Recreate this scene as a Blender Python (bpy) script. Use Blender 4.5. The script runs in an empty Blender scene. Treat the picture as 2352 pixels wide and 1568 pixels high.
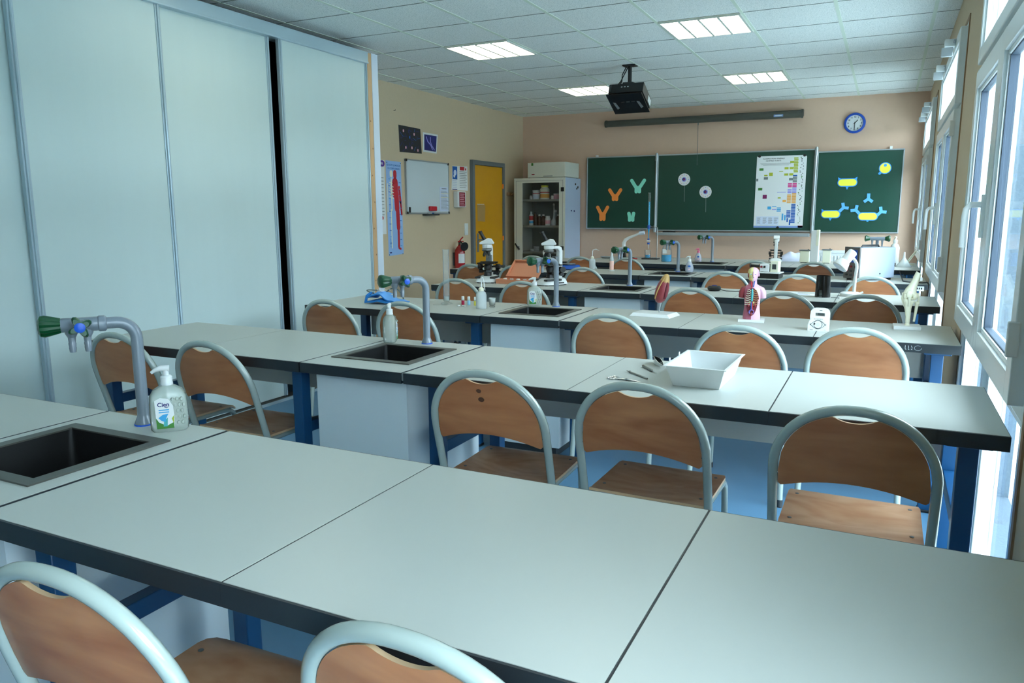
import bpy, bmesh, math, random
from mathutils import Vector, Matrix
random.seed(7)
C = bpy.context.scene.collection
PI = math.pi
T = 0.79            # bench top height
# ------------------------------------------------------------------ materials
def lin(c):
    r = []
    for v in c[:3]:
        v = v / 255.0
        r.append(v / 12.92 if v <= 0.04045 else ((v + 0.055) / 1.055) ** 2.4)
    return (r[0], r[1], r[2], 1.0)
MATS = {}
def mat(name, col, rough=0.5, metal=0.0, emit=0.0, alpha=1.0, noise=0.0, nscale=20.0, bump=0.0, coat=0.0, spec=0.5, stretch=None):
    m = bpy.data.materials.new(name); m.use_nodes = True
    nt = m.node_tree; b = nt.nodes['Principled BSDF']
    b.inputs['Base Color'].default_value = lin(col)
    b.inputs['Roughness'].default_value = rough
    b.inputs['Metallic'].default_value = metal
    b.inputs['Specular IOR Level'].default_value = spec
    b.inputs['Coat Weight'].default_value = coat
    b.inputs['Coat Roughness'].default_value = 0.12
    b.inputs['Alpha'].default_value = alpha
    if emit:
        b.inputs['Emission Color'].default_value = lin(col); b.inputs['Emission Strength'].default_value = emit
    if noise or bump:
        tc = nt.nodes.new('ShaderNodeTexCoord'); n = nt.nodes.new('ShaderNodeTexNoise')
        n.inputs['Scale'].default_value = nscale; n.inputs['Detail'].default_value = 4
        if stretch:
            mp = nt.nodes.new('ShaderNodeMapping'); mp.inputs['Scale'].default_value = stretch
            nt.links.new(tc.outputs['Object'], mp.inputs['Vector']); nt.links.new(mp.outputs['Vector'], n.inputs['Vector'])
        else:
            nt.links.new(tc.outputs['Object'], n.inputs['Vector'])
        if noise:
            mx = nt.nodes.new('ShaderNodeMix'); mx.data_type = 'RGBA'
            c = lin(col)
            mx.inputs['A'].default_value = tuple(max(0, v * (1 - noise)) for v in c[:3]) + (1,)
            mx.inputs['B'].default_value = tuple(min(1, v * (1 + noise)) for v in c[:3]) + (1,)
            nt.links.new(n.outputs['Fac'], mx.inputs['Factor']); nt.links.new(mx.outputs['Result'], b.inputs['Base Color'])
        if bump:
            bp = nt.nodes.new('ShaderNodeBump'); bp.inputs['Strength'].default_value = bump; bp.inputs['Distance'].default_value = 0.004
            nt.links.new(n.outputs['Fac'], bp.inputs['Height']); nt.links.new(bp.outputs['Normal'], b.inputs['Normal'])
    MATS[name] = m
    return m
def glassy(name, col, solid, gloss=0.12, rough=0.02, refl=1.0):
    """thin clear sheet or vessel: see-through mixed with a little body colour and a Fresnel reflection"""
    m = bpy.data.materials.new(name); m.use_nodes = True
    nt = m.node_tree; nt.nodes.clear()
    out = nt.nodes.new('ShaderNodeOutputMaterial')
    tr = nt.nodes.new('ShaderNodeBsdfTransparent'); tr.inputs['Color'].default_value = (1, 1, 1, 1)
    df = nt.nodes.new('ShaderNodeBsdfPrincipled'); df.inputs['Base Color'].default_value = lin(col); df.inputs['Roughness'].default_value = 0.25
    m1 = nt.nodes.new('ShaderNodeMixShader'); m1.inputs['Fac'].default_value = solid
    gl = nt.nodes.new('ShaderNodeBsdfGlossy'); gl.inputs['Roughness'].default_value = rough
    fr = nt.nodes.new('ShaderNodeLayerWeight'); fr.inputs['Blend'].default_value = gloss
    m2 = nt.nodes.new('ShaderNodeMixShader'); mu = nt.nodes.new('ShaderNodeMath'); mu.operation = 'MULTIPLY'; mu.inputs[1].default_value = refl
    nt.links.new(tr.outputs[0], m1.inputs[1]); nt.links.new(df.outputs[0], m1.inputs[2])
    nt.links.new(fr.outputs['Fresnel'], mu.inputs[0]); nt.links.new(mu.outputs[0], m2.inputs['Fac']); nt.links.new(m1.outputs[0], m2.inputs[1]); nt.links.new(gl.outputs[0], m2.inputs[2])
    nt.links.new(m2.outputs[0], out.inputs['Surface'])
    MATS[name] = m
    return m
def wood(name, dark, light, scale, rough=0.4, coat=0.25, stretch=(1, 1, 6), dist=3.0, detail=2.0):
    m = bpy.data.materials.new(name); m.use_nodes = True
    nt = m.node_tree; b = nt.nodes['Principled BSDF']
    b.inputs['Roughness'].default_value = rough; b.inputs['Coat Weight'].default_value = coat; b.inputs['Coat Roughness'].default_value = 0.25
    tc = nt.nodes.new('ShaderNodeTexCoord'); mp = nt.nodes.new('ShaderNodeMapping'); mp.inputs['Scale'].default_value = stretch
    oi = nt.nodes.new('ShaderNodeObjectInfo'); ad = nt.nodes.new('ShaderNodeVectorMath'); ad.operation = 'ADD'
    sc = nt.nodes.new('ShaderNodeVectorMath'); sc.operation = 'SCALE'; sc.inputs['Scale'].default_value = 9.0
    cb = nt.nodes.new('ShaderNodeCombineXYZ')
    for k in range(3): nt.links.new(oi.outputs['Random'], cb.inputs[k])
    nt.links.new(cb.outputs[0], sc.inputs[0])
    nt.links.new(tc.outputs['Object'], mp.inputs['Vector']); nt.links.new(mp.outputs['Vector'], ad.inputs[0]); nt.links.new(sc.outputs[0], ad.inputs[1])
    n = nt.nodes.new('ShaderNodeTexNoise'); n.inputs['Scale'].default_value = scale; n.inputs['Detail'].default_value = detail; n.inputs['Distortion'].default_value = dist
    nt.links.new(ad.outputs[0], n.inputs['Vector'])
    n2 = nt.nodes.new('ShaderNodeTexNoise'); n2.inputs['Scale'].default_value = scale * 9; n2.inputs['Detail'].default_value = 3
    nt.links.new(ad.outputs[0], n2.inputs['Vector'])
    w = nt.nodes.new('ShaderNodeMath'); w.operation = 'MULTIPLY_ADD'; w.inputs[1].default_value = 0.25
    nt.links.new(n2.outputs['Fac'], w.inputs[0]); nt.links.new(n.outputs['Fac'], w.inputs[2])
    cr = nt.nodes.new('ShaderNodeValToRGB'); cr.color_ramp.elements[0].position = 0.40; cr.color_ramp.elements[1].position = 0.90
    cr.color_ramp.elements[0].color = lin(dark); cr.color_ramp.elements[1].color = lin(light)
    nt.links.new(w.outputs[0], cr.inputs['Fac'])
    hs = nt.nodes.new('ShaderNodeHueSaturation'); mr = nt.nodes.new('ShaderNodeMapRange')
    mr.inputs['To Min'].default_value = 0.88; mr.inputs['To Max'].default_value = 1.12
    nt.links.new(oi.outputs['Random'], mr.inputs['Value']); nt.links.new(mr.outputs[0], hs.inputs['Value']); nt.links.new(cr.outputs['Color'], hs.inputs['Color'])
    nt.links.new(hs.outputs['Color'], b.inputs['Base Color'])
    MATS[name] = m
    return m

mat('laminate', (181, 185, 179), 0.34, noise=0.02, nscale=3, spec=0.45)
mat('bench_edge', (34, 42, 48), 0.42)
mat('blue_steel', (16, 66, 108), 0.35)
mat('white_board', (205, 216, 220), 0.45, noise=0.02, nscale=3)
mat('apron', (190, 197, 192), 0.5)
mat('sink_black', (22, 23, 24), 0.35, noise=0.3, nscale=300)
mat('sink_rim', (70, 71, 66), 0.4, noise=0.08, nscale=60)
mat('tube_grey', (165, 178, 172), 0.22, coat=0.4)
mat('tap_grey', (120, 131, 142), 0.3, coat=0.2)
mat('tap_green', (4, 70, 38), 0.3, coat=0.08)
mat('tap_blue', (12, 84, 196), 0.35)
wood('ply', (166, 100, 60), (198, 134, 88), 1.6, stretch=(1.0, 1, 3.6), dist=2.2)
wood('ply_seat', (200, 138, 94), (232, 184, 142), 1.6, stretch=(1.2, 2.6, 1), dist=3.5)
mat('ply_edge', (214, 178, 140), 0.5)
mat('metal', (190, 194, 196), 0.25, metal=1.0)
mat('steel_dull', (150, 152, 148), 0.35, metal=1.0)
mat('black', (16, 17, 18), 0.4)
mat('black_gloss', (12, 12, 14), 0.2)
mat('dark_grey', (52, 56, 58), 0.5)
mat('mid_grey', (112, 118, 120), 0.5)
mat('white_plastic', (222, 226, 226), 0.35, coat=0.1)
mat('pale_blue_white', (214, 226, 240), 0.4)
mat('cream', (226, 226, 204), 0.4)
mat('partition', (200, 217, 216), 0.38, noise=0.025, nscale=14, stretch=(1, 1, 0.12), bump=0.03, spec=0.5)
mat('profile', (176, 196, 206), 0.3, metal=0.25)
mat('pine', (206, 168, 126), 0.6, noise=0.12, nscale=6, stretch=(6, 6, 0.6))
mat('wall_beige', (206, 186, 156), 0.8, noise=0.025, nscale=30, bump=0.25)
mat('wall_pink', (214, 182, 158), 0.8, noise=0.025, nscale=30, bump=0.25)
mat('wall_right_beige', (200, 178, 148), 0.8, noise=0.025, nscale=30, bump=0.25)
mat('pvc', (222, 228, 228), 0.3, coat=0.2)
mat('casing', (150, 116, 84), 0.6)
mat('gasket', (60, 74, 90), 0.5)
mat('door_yellow', (214, 152, 22), 0.4, noise=0.06, nscale=5)
mat('door_grey', (104, 112, 116), 0.45)
mat('board_green', (12, 62, 48), 0.42, noise=0.12, nscale=2.5)
mat('alu', (176, 184, 188), 0.35, metal=0.6)
mat('screen_grey', (78, 80, 72), 0.4)
mat('paper', (226, 230, 230), 0.7)
mat('paper_blue', (150, 186, 232), 0.6)
mat('print_blue', (24, 92, 176), 0.6)
mat('print_cyan', (58, 160, 214), 0.6)
mat('print_olive', (166, 178, 48), 0.6)
mat('print_orange', (232, 168, 78), 0.6)
mat('print_pink', (214, 52, 136), 0.6)
mat('print_purple', (122, 24, 92), 0.6)
mat('print_lilac', (150, 150, 220), 0.6)
mat('print_green', (58, 122, 44), 0.6)
mat('print_grey', (110, 120, 120), 0.6)
mat('print_light', (206, 218, 238), 0.6)
mat('print_band', (132, 160, 212), 0.6)
mat('print_navy', (30, 34, 110), 0.6)
mat('print_violet', (84, 40, 140), 0.6)
mat('print_red', (190, 34, 46), 0.6)
mat('print_maroon', (136, 32, 44), 0.6)
mat('print_black', (28, 30, 34), 0.6)
mat('print_yellow', (224, 206, 70), 0.6)
mat('print_rose', (226, 168, 182), 0.6)
mat('foam_orange', (252, 146, 62), 0.7)
mat('foam_mint', (140, 228, 204), 0.7)
mat('foam_yellow', (240, 234, 70), 0.6)
mat('foam_blue', (60, 150, 236), 0.6)
mat('foam_lightblue', (92, 170, 246), 0.6)
mat('clock_blue', (14, 74, 176), 0.35)
mat('red_plastic', (196, 30, 46), 0.35)
mat('ext_red', (172, 16, 28), 0.22, coat=0.5)
mat('cuff_blue', (24, 116, 190), 0.7, noise=0.15, nscale=14)
mat('cuff_light', (96, 160, 226), 0.7)
mat('rubber', (84, 98, 98), 0.5)
mat('bone', (238, 236, 212), 0.35, coat=0.2)
mat('muscle', (132, 44, 52), 0.35, coat=0.25, noise=0.15, nscale=30)
mat('muscle_pink', (168, 92, 112), 0.4, noise=0.2, nscale=40)
mat('muscle_dark', (104, 26, 42), 0.4)
mat('skin_pink', (226, 182, 204), 0.38, coat=0.15)
mat('skull_yellow', (214, 204, 138), 0.45)
mat('tan', (178, 142, 84), 0.5)
mat('teal', (70, 166, 172), 0.4)
mat('organ_blue', (40, 90, 176), 0.35)
mat('organ_violet', (118, 92, 160), 0.4)
mat('box_orange', (206, 134, 100), 0.5, noise=0.06, nscale=8)
mat('balance_blue', (10, 82, 178), 0.35)
mat('liquid_blue', (18, 164, 220), 0.15, coat=0.5)
mat('liquid_pink', (236, 190, 176), 0.3)
mat('liquid_rose', (226, 108, 148), 0.25)
mat('liquid_red', (170, 24, 66), 0.25)
mat('liquid_lightblue', (150, 206, 236), 0.25)
mat('liquid_yellow', (214, 206, 90), 0.3)
mat('brown_glass', (70, 36, 16), 0.2)
mat('cabinet_white', (206, 208, 196), 0.4)
mat('cabinet_in', (132, 134, 128), 0.6)
mat('scope_white', (176, 192, 214), 0.4)
mat('scope_panel', (92, 88, 86), 0.5)
mat('scope_blue', (10, 74, 170), 0.3)
mat('coat_cloth', (216, 222, 244), 0.8, bump=0.4, nscale=12)
mat('floor_blue', (78, 120, 152), 0.45, noise=0.06, nscale=6)
mat('lamp_frame', (206, 212, 206), 0.4)
mat('lamp_glow', (255, 252, 228), 0.4, emit=6.0); mat('lamp_unlit', (214, 218, 212), 0.4)
mat('gravel', (208, 214, 212), 0.9, noise=0.12, nscale=160, bump=0.6)
mat('facade', (84, 97, 108), 0.9, noise=0.35, nscale=110, bump=0.5)
mat('facade_window', (80, 100, 120), 0.3)
glassy('pane', (220, 235, 245), 0.008, 0.10, refl=0.35)
glassy('cabinet_glass', (70, 78, 80), 0.12, 0.08, refl=0.5)
glassy('glass', (214, 232, 234), 0.10, 0.22, rough=0.12, refl=0.7)
glassy('gel', (222, 236, 226), 0.42, 0.22)
glassy('pale_gel', (214, 222, 240), 0.50, 0.22)
glassy('milky', (224, 234, 236), 0.55, 0.12)
def ceiling_mat():
    m = bpy.data.materials.new('ceiling_tile'); m.use_nodes = True
    nt = m.node_tree; b = nt.nodes['Principled BSDF']; b.inputs['Roughness'].default_value = 0.9
    tc = nt.nodes.new('ShaderNodeTexCoord')
    v = nt.nodes.new('ShaderNodeTexNoise'); v.inputs['Scale'].default_value = 140; v.inputs['Detail'].default_value = 2
    cr = nt.nodes.new('ShaderNodeValToRGB'); cr.color_ramp.elements[0].position = 0.36; cr.color_ramp.elements[1].position = 0.5
    cr.color_ramp.elements[0].color = lin((206, 214, 212)); cr.color_ramp.elements[1].color = lin((240, 244, 242))
    nt.links.new(tc.outputs['Object'], v.inputs['Vector']); nt.links.new(v.outputs['Fac'], cr.inputs['Fac'])
    nt.links.new(cr.outputs['Color'], b.inputs['Base Color'])
    bp = nt.nodes.new('ShaderNodeBump'); bp.inputs['Strength'].default_value = 0.35; bp.inputs['Distance'].default_value = 0.004
    nt.links.new(v.outputs['Fac'], bp.inputs['Height']); nt.links.new(bp.outputs['Normal'], b.inputs['Normal'])
    MATS['ceiling_tile'] = m
ceiling_mat()
mat('t_bar', (216, 228, 214), 0.6); mat('t_gap', (120, 132, 126), 0.6)

# ------------------------------------------------------------------ mesh builder
def M_from(o, ux, uy, uz):
    m = Matrix.Identity(4)
    for i, c in enumerate((ux, uy, uz)):
        for k in range(3): m[k][i] = c[k]
    for k in range(3): m[k][3] = o[k]
    return m
def RZ(a, o=(0, 0, 0)): return Matrix.Translation(o) @ Matrix.Rotation(a, 4, 'Z')
class MB:
    def __init__(s, M=None):
        s.bm = bmesh.new(); s.M = M or Matrix.Identity(4); s.mats = []
    def mi(s, m):
        if m not in s.mats: s.mats.append(m)
        return s.mats.index(m)
    def v(s, p): return s.bm.verts.new(s.M @ Vector(p))
    def f(s, vs, m):
        try:
            fc = s.bm.faces.new(vs); fc.material_index = s.mi(m); return fc
        except ValueError: return None
    def box(s, x0, x1, y0, y1, z0, z1, m, top=None, tx=0, ty=0):
        """box; tx, ty taper the top face inwards"""
        p = [s.v(q) for q in ((x0, y0, z0), (x1, y0, z0), (x1, y1, z0), (x0, y1, z0), (x0 + tx, y0 + ty, z1), (x1 - tx, y0 + ty, z1), (x1 - tx, y1 - ty, z1), (x0 + tx, y1 - ty, z1))]
        for q in ((3, 2, 1, 0), (0, 1, 5, 4), (1, 2, 6, 5), (2, 3, 7, 6), (3, 0, 4, 7)): s.f([p[i] for i in q], m)
        s.f([p[i] for i in (4, 5, 6, 7)], top or m)
        return s
    def tube(s, pts, r, m, n=12, cap=True, closed=False):
        pts = [Vector(p) for p in pts]; N = len(pts)
        rs = r if isinstance(r, (list, tuple)) else [r] * N
        rings = []; nrm = None
        for i in range(N):
            if closed: t = (pts[(i + 1) % N] - pts[i - 1]).normalized()
            else: t = (pts[min(i + 1, N - 1)] - pts[max(i - 1, 0)]).normalized()
            if nrm is None:
                a = Vector((0, 0, 1)) if abs(t.z) < 0.9 else Vector((1, 0, 0))
                nrm = t.cross(a).normalized()
            else:
                nrm = (nrm - t * nrm.dot(t)).normalized()
            bn = t.cross(nrm)
            rings.append([s.v(pts[i] + (nrm * math.cos(2 * PI * k / n) + bn * math.sin(2 * PI * k / n)) * rs[i]) for k in range(n)])
        for i in range(N if closed else N - 1):
            a, b = rings[i], rings[(i + 1) % N]
            for k in range(n): s.f([a[k], a[(k + 1) % n], b[(k + 1) % n], b[k]], m)
        if cap and not closed:
            s.f(rings[0][::-1], m); s.f(rings[-1], m)
        return s
    def loft(s, secs, m, n=24, cap=True, power=1.0):
        """stack of elliptic rings (cx, cy, z, rx, ry); m may be a function of (angle, section)"""
        rings = []
        for (cx, cy, z, rx, ry) in secs:
            rg = []
            for k in range(n):
                a = 2 * PI * k / n; c, sn = math.cos(a), math.sin(a)
                c = math.copysign(abs(c) ** power, c); sn = math.copysign(abs(sn) ** power, sn)
                rg.append(s.v((cx + rx * c, cy + ry * sn, z)))
            rings.append(rg)
        for i in range(len(secs) - 1):
            for k in range(n):
                mm = m(2 * PI * (k + .5) / n, i) if callable(m) else m
                s.f([rings[i][k], rings[i][(k + 1) % n], rings[i + 1][(k + 1) % n], rings[i + 1][k]], mm)
        if cap:
            s.f(rings[0][::-1], m(0, 0) if callable(m) else m); s.f(rings[-1], m(0, len(secs) - 1) if callable(m) else m)
        return s
    def lathe(s, prof, m, n=24, c=(0, 0, 0), cap=True):
        return s.loft([(c[0], c[1], c[2] + z, max(r, 1e-4), max(r, 1e-4)) for r, z in prof], m, n, cap)
    def prism(s, poly, h0, h1, m, top=None):
        a = [s.v((x, y, h0)) for x, y in poly]; b = [s.v((x, y, h1)) for x, y in poly]; n = len(poly)
        s.f(a[::-1], m); s.f(b, top or m)
        for i in range(n): s.f([a[i], a[(i + 1) % n], b[(i + 1) % n], b[i]], m)
        return s
    def ell(s, c, r, m, n=16, k=8):
        secs = []
        for i in range(k + 1):
            a = -PI / 2 + PI * i / k
            secs.append((c[0], c[1], c[2] + r[2] * math.sin(a), max(1e-4, r[0] * math.cos(a)), max(1e-4, r[1] * math.cos(a))))
        return s.loft(secs, m, n)
    def rect(s, u0, v0, u1, v1, m, h=0.001, h0=0.0): return s.box(u0, u1, v0, v1, h0, h, m)
    def disc(s, u, w, r, m, h=0.001, n=20, h0=0.0, ry=None): return s.prism([(u + r * math.cos(2 * PI * k / n), w + (ry or r) * math.sin(2 * PI * k / n)) for k in range(n)], h0, h, m)
    def stroke(s, pts, w, m, h=0.001, h0=0.0):
        """flat ribbon along 2D points"""
        for (a, b) in zip(pts[:-1], pts[1:]):
            d = Vector((b[0] - a[0], b[1] - a[1]))
            if d.length < 1e-6: continue
            d.normalize(); p = Vector((-d.y, d.x)) * w / 2; e = d * w * 0.3
            s.prism([(a[0] - p.x - e.x, a[1] - p.y - e.y), (b[0] - p.x + e.x, b[1] - p.y + e.y), (b[0] + p.x + e.x, b[1] + p.y + e.y), (a[0] + p.x - e.x, a[1] + p.y - e.y)], h0, h, m)
        return s
    def text(s, body, size, u, w, m, h=0.001, align='CENTER', bold=0.0):
        cu = bpy.data.curves.new('t', 'FONT'); cu.body = body; cu.size = size; cu.align_x = align; cu.offset = bold; cu.resolution_u = 3
        o = bpy.data.objects.new('t', cu); C.objects.link(o)
        bpy.context.view_layer.update()
        me = bpy.data.meshes.new_from_object(o.evaluated_get(bpy.context.evaluated_depsgraph_get()))
        vs = [s.v((p.co.x + u, p.co.y + w, h)) for p in me.vertices]
        for p in me.polygons: s.f([vs[i] for i in p.vertices], m)
        bpy.data.objects.remove(o); bpy.data.curves.remove(cu); bpy.data.meshes.remove(me)
        return s
    def grid(s, fn, nu, nv, m, thick=None, edge=None):
        """surface fn(u,v) on a grid; thick adds a second skin along fn2"""
        A = [[s.v(fn(i / nu, j / nv, 0)) for j in range(nv + 1)] for i in range(nu + 1)]
        B = [[s.v(fn(i / nu, j / nv, 1)) for j in range(nv + 1)] for i in range(nu + 1)]
        for i in range(nu):
            for j in range(nv):
                s.f([A[i][j], A[i + 1][j], A[i + 1][j + 1], A[i][j + 1]], m)
                s.f([B[i][j], B[i][j + 1], B[i + 1][j + 1], B[i + 1][j]], m)
        e = edge or m
        for i in range(nu):
            s.f([A[i][0], B[i][0], B[i + 1][0], A[i + 1][0]], e); s.f([A[i][nv], A[i + 1][nv], B[i + 1][nv], B[i][nv]], e)
        for j in range(nv):
            s.f([A[0][j], A[0][j + 1], B[0][j + 1], B[0][j]], e); s.f([A[nu][j], B[nu][j], B[nu][j + 1], A[nu][j + 1]], e)
        return s
    def build(s, name, parent=None, bevel=0.0, smooth=True, loc=None):
        bmesh.ops.remove_doubles(s.bm, verts=s.bm.verts, dist=1e-6)
        bmesh.ops.recalc_face_normals(s.bm, faces=s.bm.faces)
        me = bpy.data.meshes.new(name); s.bm.to_mesh(me); s.bm.free()
        for m in s.mats: me.materials.append(MATS[m])
        o = bpy.data.objects.new(name, me); C.objects.link(o)
        if parent: o.parent = parent
        if loc: o.location = loc
        if smooth:
            me.polygons.foreach_set('use_smooth', [True] * len(me.polygons)); me.set_sharp_from_angle(angle=math.radians(38))
        if bevel:
            b = o.modifiers.new('bevel', 'BEVEL'); b.width = bevel; b.segments = 2; b.limit_method = 'ANGLE'; b.angle_limit = math.radians(50)
        return o
def tag(o, label=None, cat=None, group=None, kind=None):
    if label: o['label'] = label
    if cat: o['category'] = cat
    if group: o['group'] = group
    if kind: o['kind'] = kind
    return o
def thing(name, label, cat, loc=(0, 0, 0), rz=0.0, group=None):
    o = bpy.data.objects.new(name, None); C.objects.link(o); o.empty_display_size = 0.05
    o.location = loc; o.rotation_euler = (0, 0, rz)
    return tag(o, label, cat, group)
def kids(o): return [c for c in KIDS.get(o.name, [])]
KIDS = {}
def copy_tree(root, loc, rz, label, group=None):
    def rec(o, parent):
        c = o.copy(); C.objects.link(c)
        if parent: c.parent = parent
        for ch in o.children: rec(ch, c)
        return c
    r = rec(root, None); r.location = loc; r.rotation_euler = (0, 0, rz); r['label'] = label
    if group: r['group'] = group
    return r
def struct(o): return tag(o, kind='structure')

# ------------------------------------------------------------------ room
XL, XR, YB, YF, ZC = -4.81, 0.345, 10.207, -2.2, 2.72
WIN = [(-0.95, 0.90), (2.20, 4.02), (5.25, 7.10), (8.32, 10.08)]
ZW = 2.45
b = MB(); b.box(XL - .2, XR + .25, YF - .2, YB + .2, -0.1, 0, 'floor_blue'); struct(b.build('floor', smooth=False))
b = MB(); b.box(XL - .2, XR + .25, YF - .2, YB + .2, ZC, ZC + .1, 'ceiling_tile'); struct(b.build('ceiling', smooth=False))
b = MB()
x = -1.6056 - 0.6 * 5
while x < XR:
    b.box(x - .012, x + .012, YF, YB, ZC - .0025, ZC, 't_bar'); x += .6
y = 5.671 - 0.6 * 13
while y < YB:
    b.box(XL, XR, y - .005, y + .005, ZC - .0015, ZC, 't_gap'); y += .6
struct(b.build('trim_1', smooth=False))
b = MB(); b.box(XL - .2, XL, YF - .2, YB + .2, 0, ZC, 'wall_beige'); struct(b.build('wall_left', smooth=False))
b = MB(); b.box(XL, XR + .25, YB, YB + .2, 0, ZC, 'wall_pink'); struct(b.build('wall_back', smooth=False))
b = MB(); b.box(XL, XR + .25, YF - .2, YF, 0, ZC, 'wall_beige'); struct(b.build('wall_front', smooth=False))
b = MB()
ys = [YF] + [v for w in WIN for v in w] + [YB]
for k in range(0, len(ys), 2): b.box(XR, XR + .076, ys[k], ys[k + 1], 0, ZC, 'wall_right_beige'); b.box(XR + .076, XR + .25, ys[k], ys[k + 1], 0, ZC, 'facade')
for (a, c) in WIN:
    b.box(XR, XR + .076, a, c, ZW, ZC, 'wall_right_beige'); b.box(XR, XR + .076, a, c, 0, .05, 'wall_right_beige'); b.box(XR + .076, XR + .25, a, c, ZW, ZC, 'facade'); b.box(XR + .076, XR + .25, a, c, 0, .05, 'facade')
struct(b.build('wall_right', smooth=False))
b = MB(); b.box(XL, XL + .012, 5.46, 8.58, 0, .08, 'pvc'); struct(b.build('baseboard_left', smooth=False))
b = MB(); b.box(XL, XR, YB - .012, YB, 0, .08, 'pvc'); struct(b.build('baseboard_back', smooth=False))

def frame(b, y0, y1, z0, z1, x0, x1, w, m):
    """rectangular ring of profile width w in the plane of the window wall"""
    b.box(x0, x1, y0, y0 + w, z0, z1, m); b.box(x0, x1, y1 - w, y1, z0, z1, m)
    b.box(x0, x1, y0 + w, y1 - w, z0, z0 + w, m); b.box(x0, x1, y0 + w, y1 - w, z1 - w, z1, m)
def window(n, y0, y1):
    r = bpy.data.objects.new('window_%d' % n, None); C.objects.link(r); r.location = (XR, (y0 + y1) / 2, .05); tag(r, kind='structure')
    L = Matrix.Translation((-XR, -(y0 + y1) / 2, -.05))
    def bl(b, name, par=r, bevel=0.0): 
        return b.build(name, par, bevel, smooth=False)
    b = MB(L); frame(b, y0 - .02, y1 + .02, .03, ZW + .02, XR - .006, XR, .03, 'casing'); bl(b, 'casing')
    b = MB(L); frame(b, y0, y1, .05, ZW, XR - .004, XR + .075, .05, 'pvc')
    b.box(XR - .004, XR + .075, y0 + .05, y1 - .05, 1.945, 2.0, 'pvc'); b.box(XR - .004, XR + .075, y0 + .05, y1 - .05, .83, .90, 'pvc')
    b.box(XR - .004, XR + .075, (y0 + y1) / 2 - .03, (y0 + y1) / 2 + .03, .10, .83, 'pvc')
    bl(b, 'window_frame', bevel=.004)
    ym = (y0 + y1) / 2
    for (a, c) in ((y0 + .05, ym - .03), (ym + .03, y1 - .05)):       # fixed panes below
        b = MB(L); frame(b, a, c, .10, .83, XR + .01, XR + .06, .035, 'pvc'); s = bl(b, 'glazing_bead', bevel=.003)
        b = MB(L); b.box(XR + .03, XR + .036, a + .035, c - .035, .135, .795, 'pane'); bl(b, 'pane', s)
    for side, (a, c) in enumerate(((y0 + .035, ym + .012), (ym - .012, y1 - .035))):   # two casements
        if side: a += .026
        b = MB(L); frame(b, a, c, .875, 1.955, XR - .04, XR + .02, .075, 'pvc'); frame(b, a + .07, c - .07, .945, 1.885, XR - .028, XR + .012, .02, 'pvc')
        frame(b, a + .088, c - .088, .963, 1.867, XR - .022, XR + .004, .006, 'gasket')
        s = bl(b, 'sash', bevel=.004)
        b = MB(L); b.box(XR - .012, XR - .006, a + .09, c - .09, .965, 1.865, 'pane'); bl(b, 'pane', s)
        if side:
            b = MB(L); b.box(XR - .052, XR - .04, a + .018, a + .05, 1.27, 1.42, 'pvc')
            b.tube([(XR - .045, a + .034, 1.385), (XR - .085, a + .034, 1.385), (XR - .097, a + .034, 1.37), (XR - .10, a + .034, 1.34), (XR - .10, a + .034, 1.235)], .0105, 'white_plastic', 12)
            b.build('handle', s)
        hy = (a - .005, a + .012) if not side else (c - .012, c + .005)
        for hz in (1.0, 1.8):
            b = MB(L); b.box(XR - .055 + .017 * side, XR - .028 + .008 * side, hy[0], hy[1], hz, hz + .09 - .03 * side, 'white_plastic'); bl(b, 'hinge', s, .003)
    b = MB(L); frame(b, y0 + .035, y1 - .035, 1.985, ZW - .035, XR - .04, XR + .02, .06, 'pvc'); frame(b, y0 + .09, y1 - .09, 2.04, ZW - .09, XR - .03, XR + .01, .02, 'pvc')
    s = bl(b, 'transom_sash', bevel=.004)
    b = MB(L); b.box(XR - .012, XR - .006, y0 + .11, y1 - .11, 2.06, ZW - .11, 'pane'); bl(b, 'pane', s)
    for yy in (y0 + .45, y1 - .45):
        b = MB(L); b.box(XR - .10, XR - .04, yy - .035, yy + .035, ZW - .075, ZW - .03, 'pvc'); b.box(XR - .115, XR - .05, yy - .012, yy + .012, ZW - .13, ZW - .075, 'alu')
        b.tube([(XR - .05, yy - .1, ZW - .05), (XR - .05, yy + .1, ZW - .05)], .006, 'alu', 8)
        bl(b, 'opening_arm', s, .003)
    return r
for i, (a, c) in enumerate(WIN): window(i + 1, a, c)

# outside, seen through the panes
b = MB(); b.box(XR + .25, 14, -14, 16.2, -.25, -.12, 'gravel'); struct(b.build('ground', smooth=False))
t = thing('neighbouring_wing', 'grey roughcast wing of the building standing across the yard outside', 'building', (6, 13.2, -.12))
b = MB(Matrix.Translation((-6, -13.2, .12))); b.box(XR + .25, 13, 13.2, 15.5, -.12, 5.5, 'facade'); b.box(XR + .25, 13.1, 13.0, 15.6, 5.5, 5.75, 'apron'); w_ = b.build('wall', t, smooth=False)
for k in range(4):
    b = MB(Matrix.Translation((-6, -13.2, .12))); x0 = 1.3 + 2.9 * k; b.box(x0, x0 + 1.6, 13.17, 13.199, .9, 2.4, 'facade_window'); b.box(x0 - .05, x0 + 1.65, 13.1, 13.199, .82, .9, 'apron'); b.build('window', t, smooth=False)
t = thing('yard_wall', 'long grey rendered wall along the far side of the yard outside', 'wall', (13, 0, -.12))
b = MB(); b.box(0, .4, -14, 13.0, 0, 3.2, 'facade'); b.build('wall', t, smooth=False); b = MB(); b.box(-.1, .5, -14, 12.9, 3.2, 3.32, 'apron'); b.build('coping', t, smooth=False)

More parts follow.
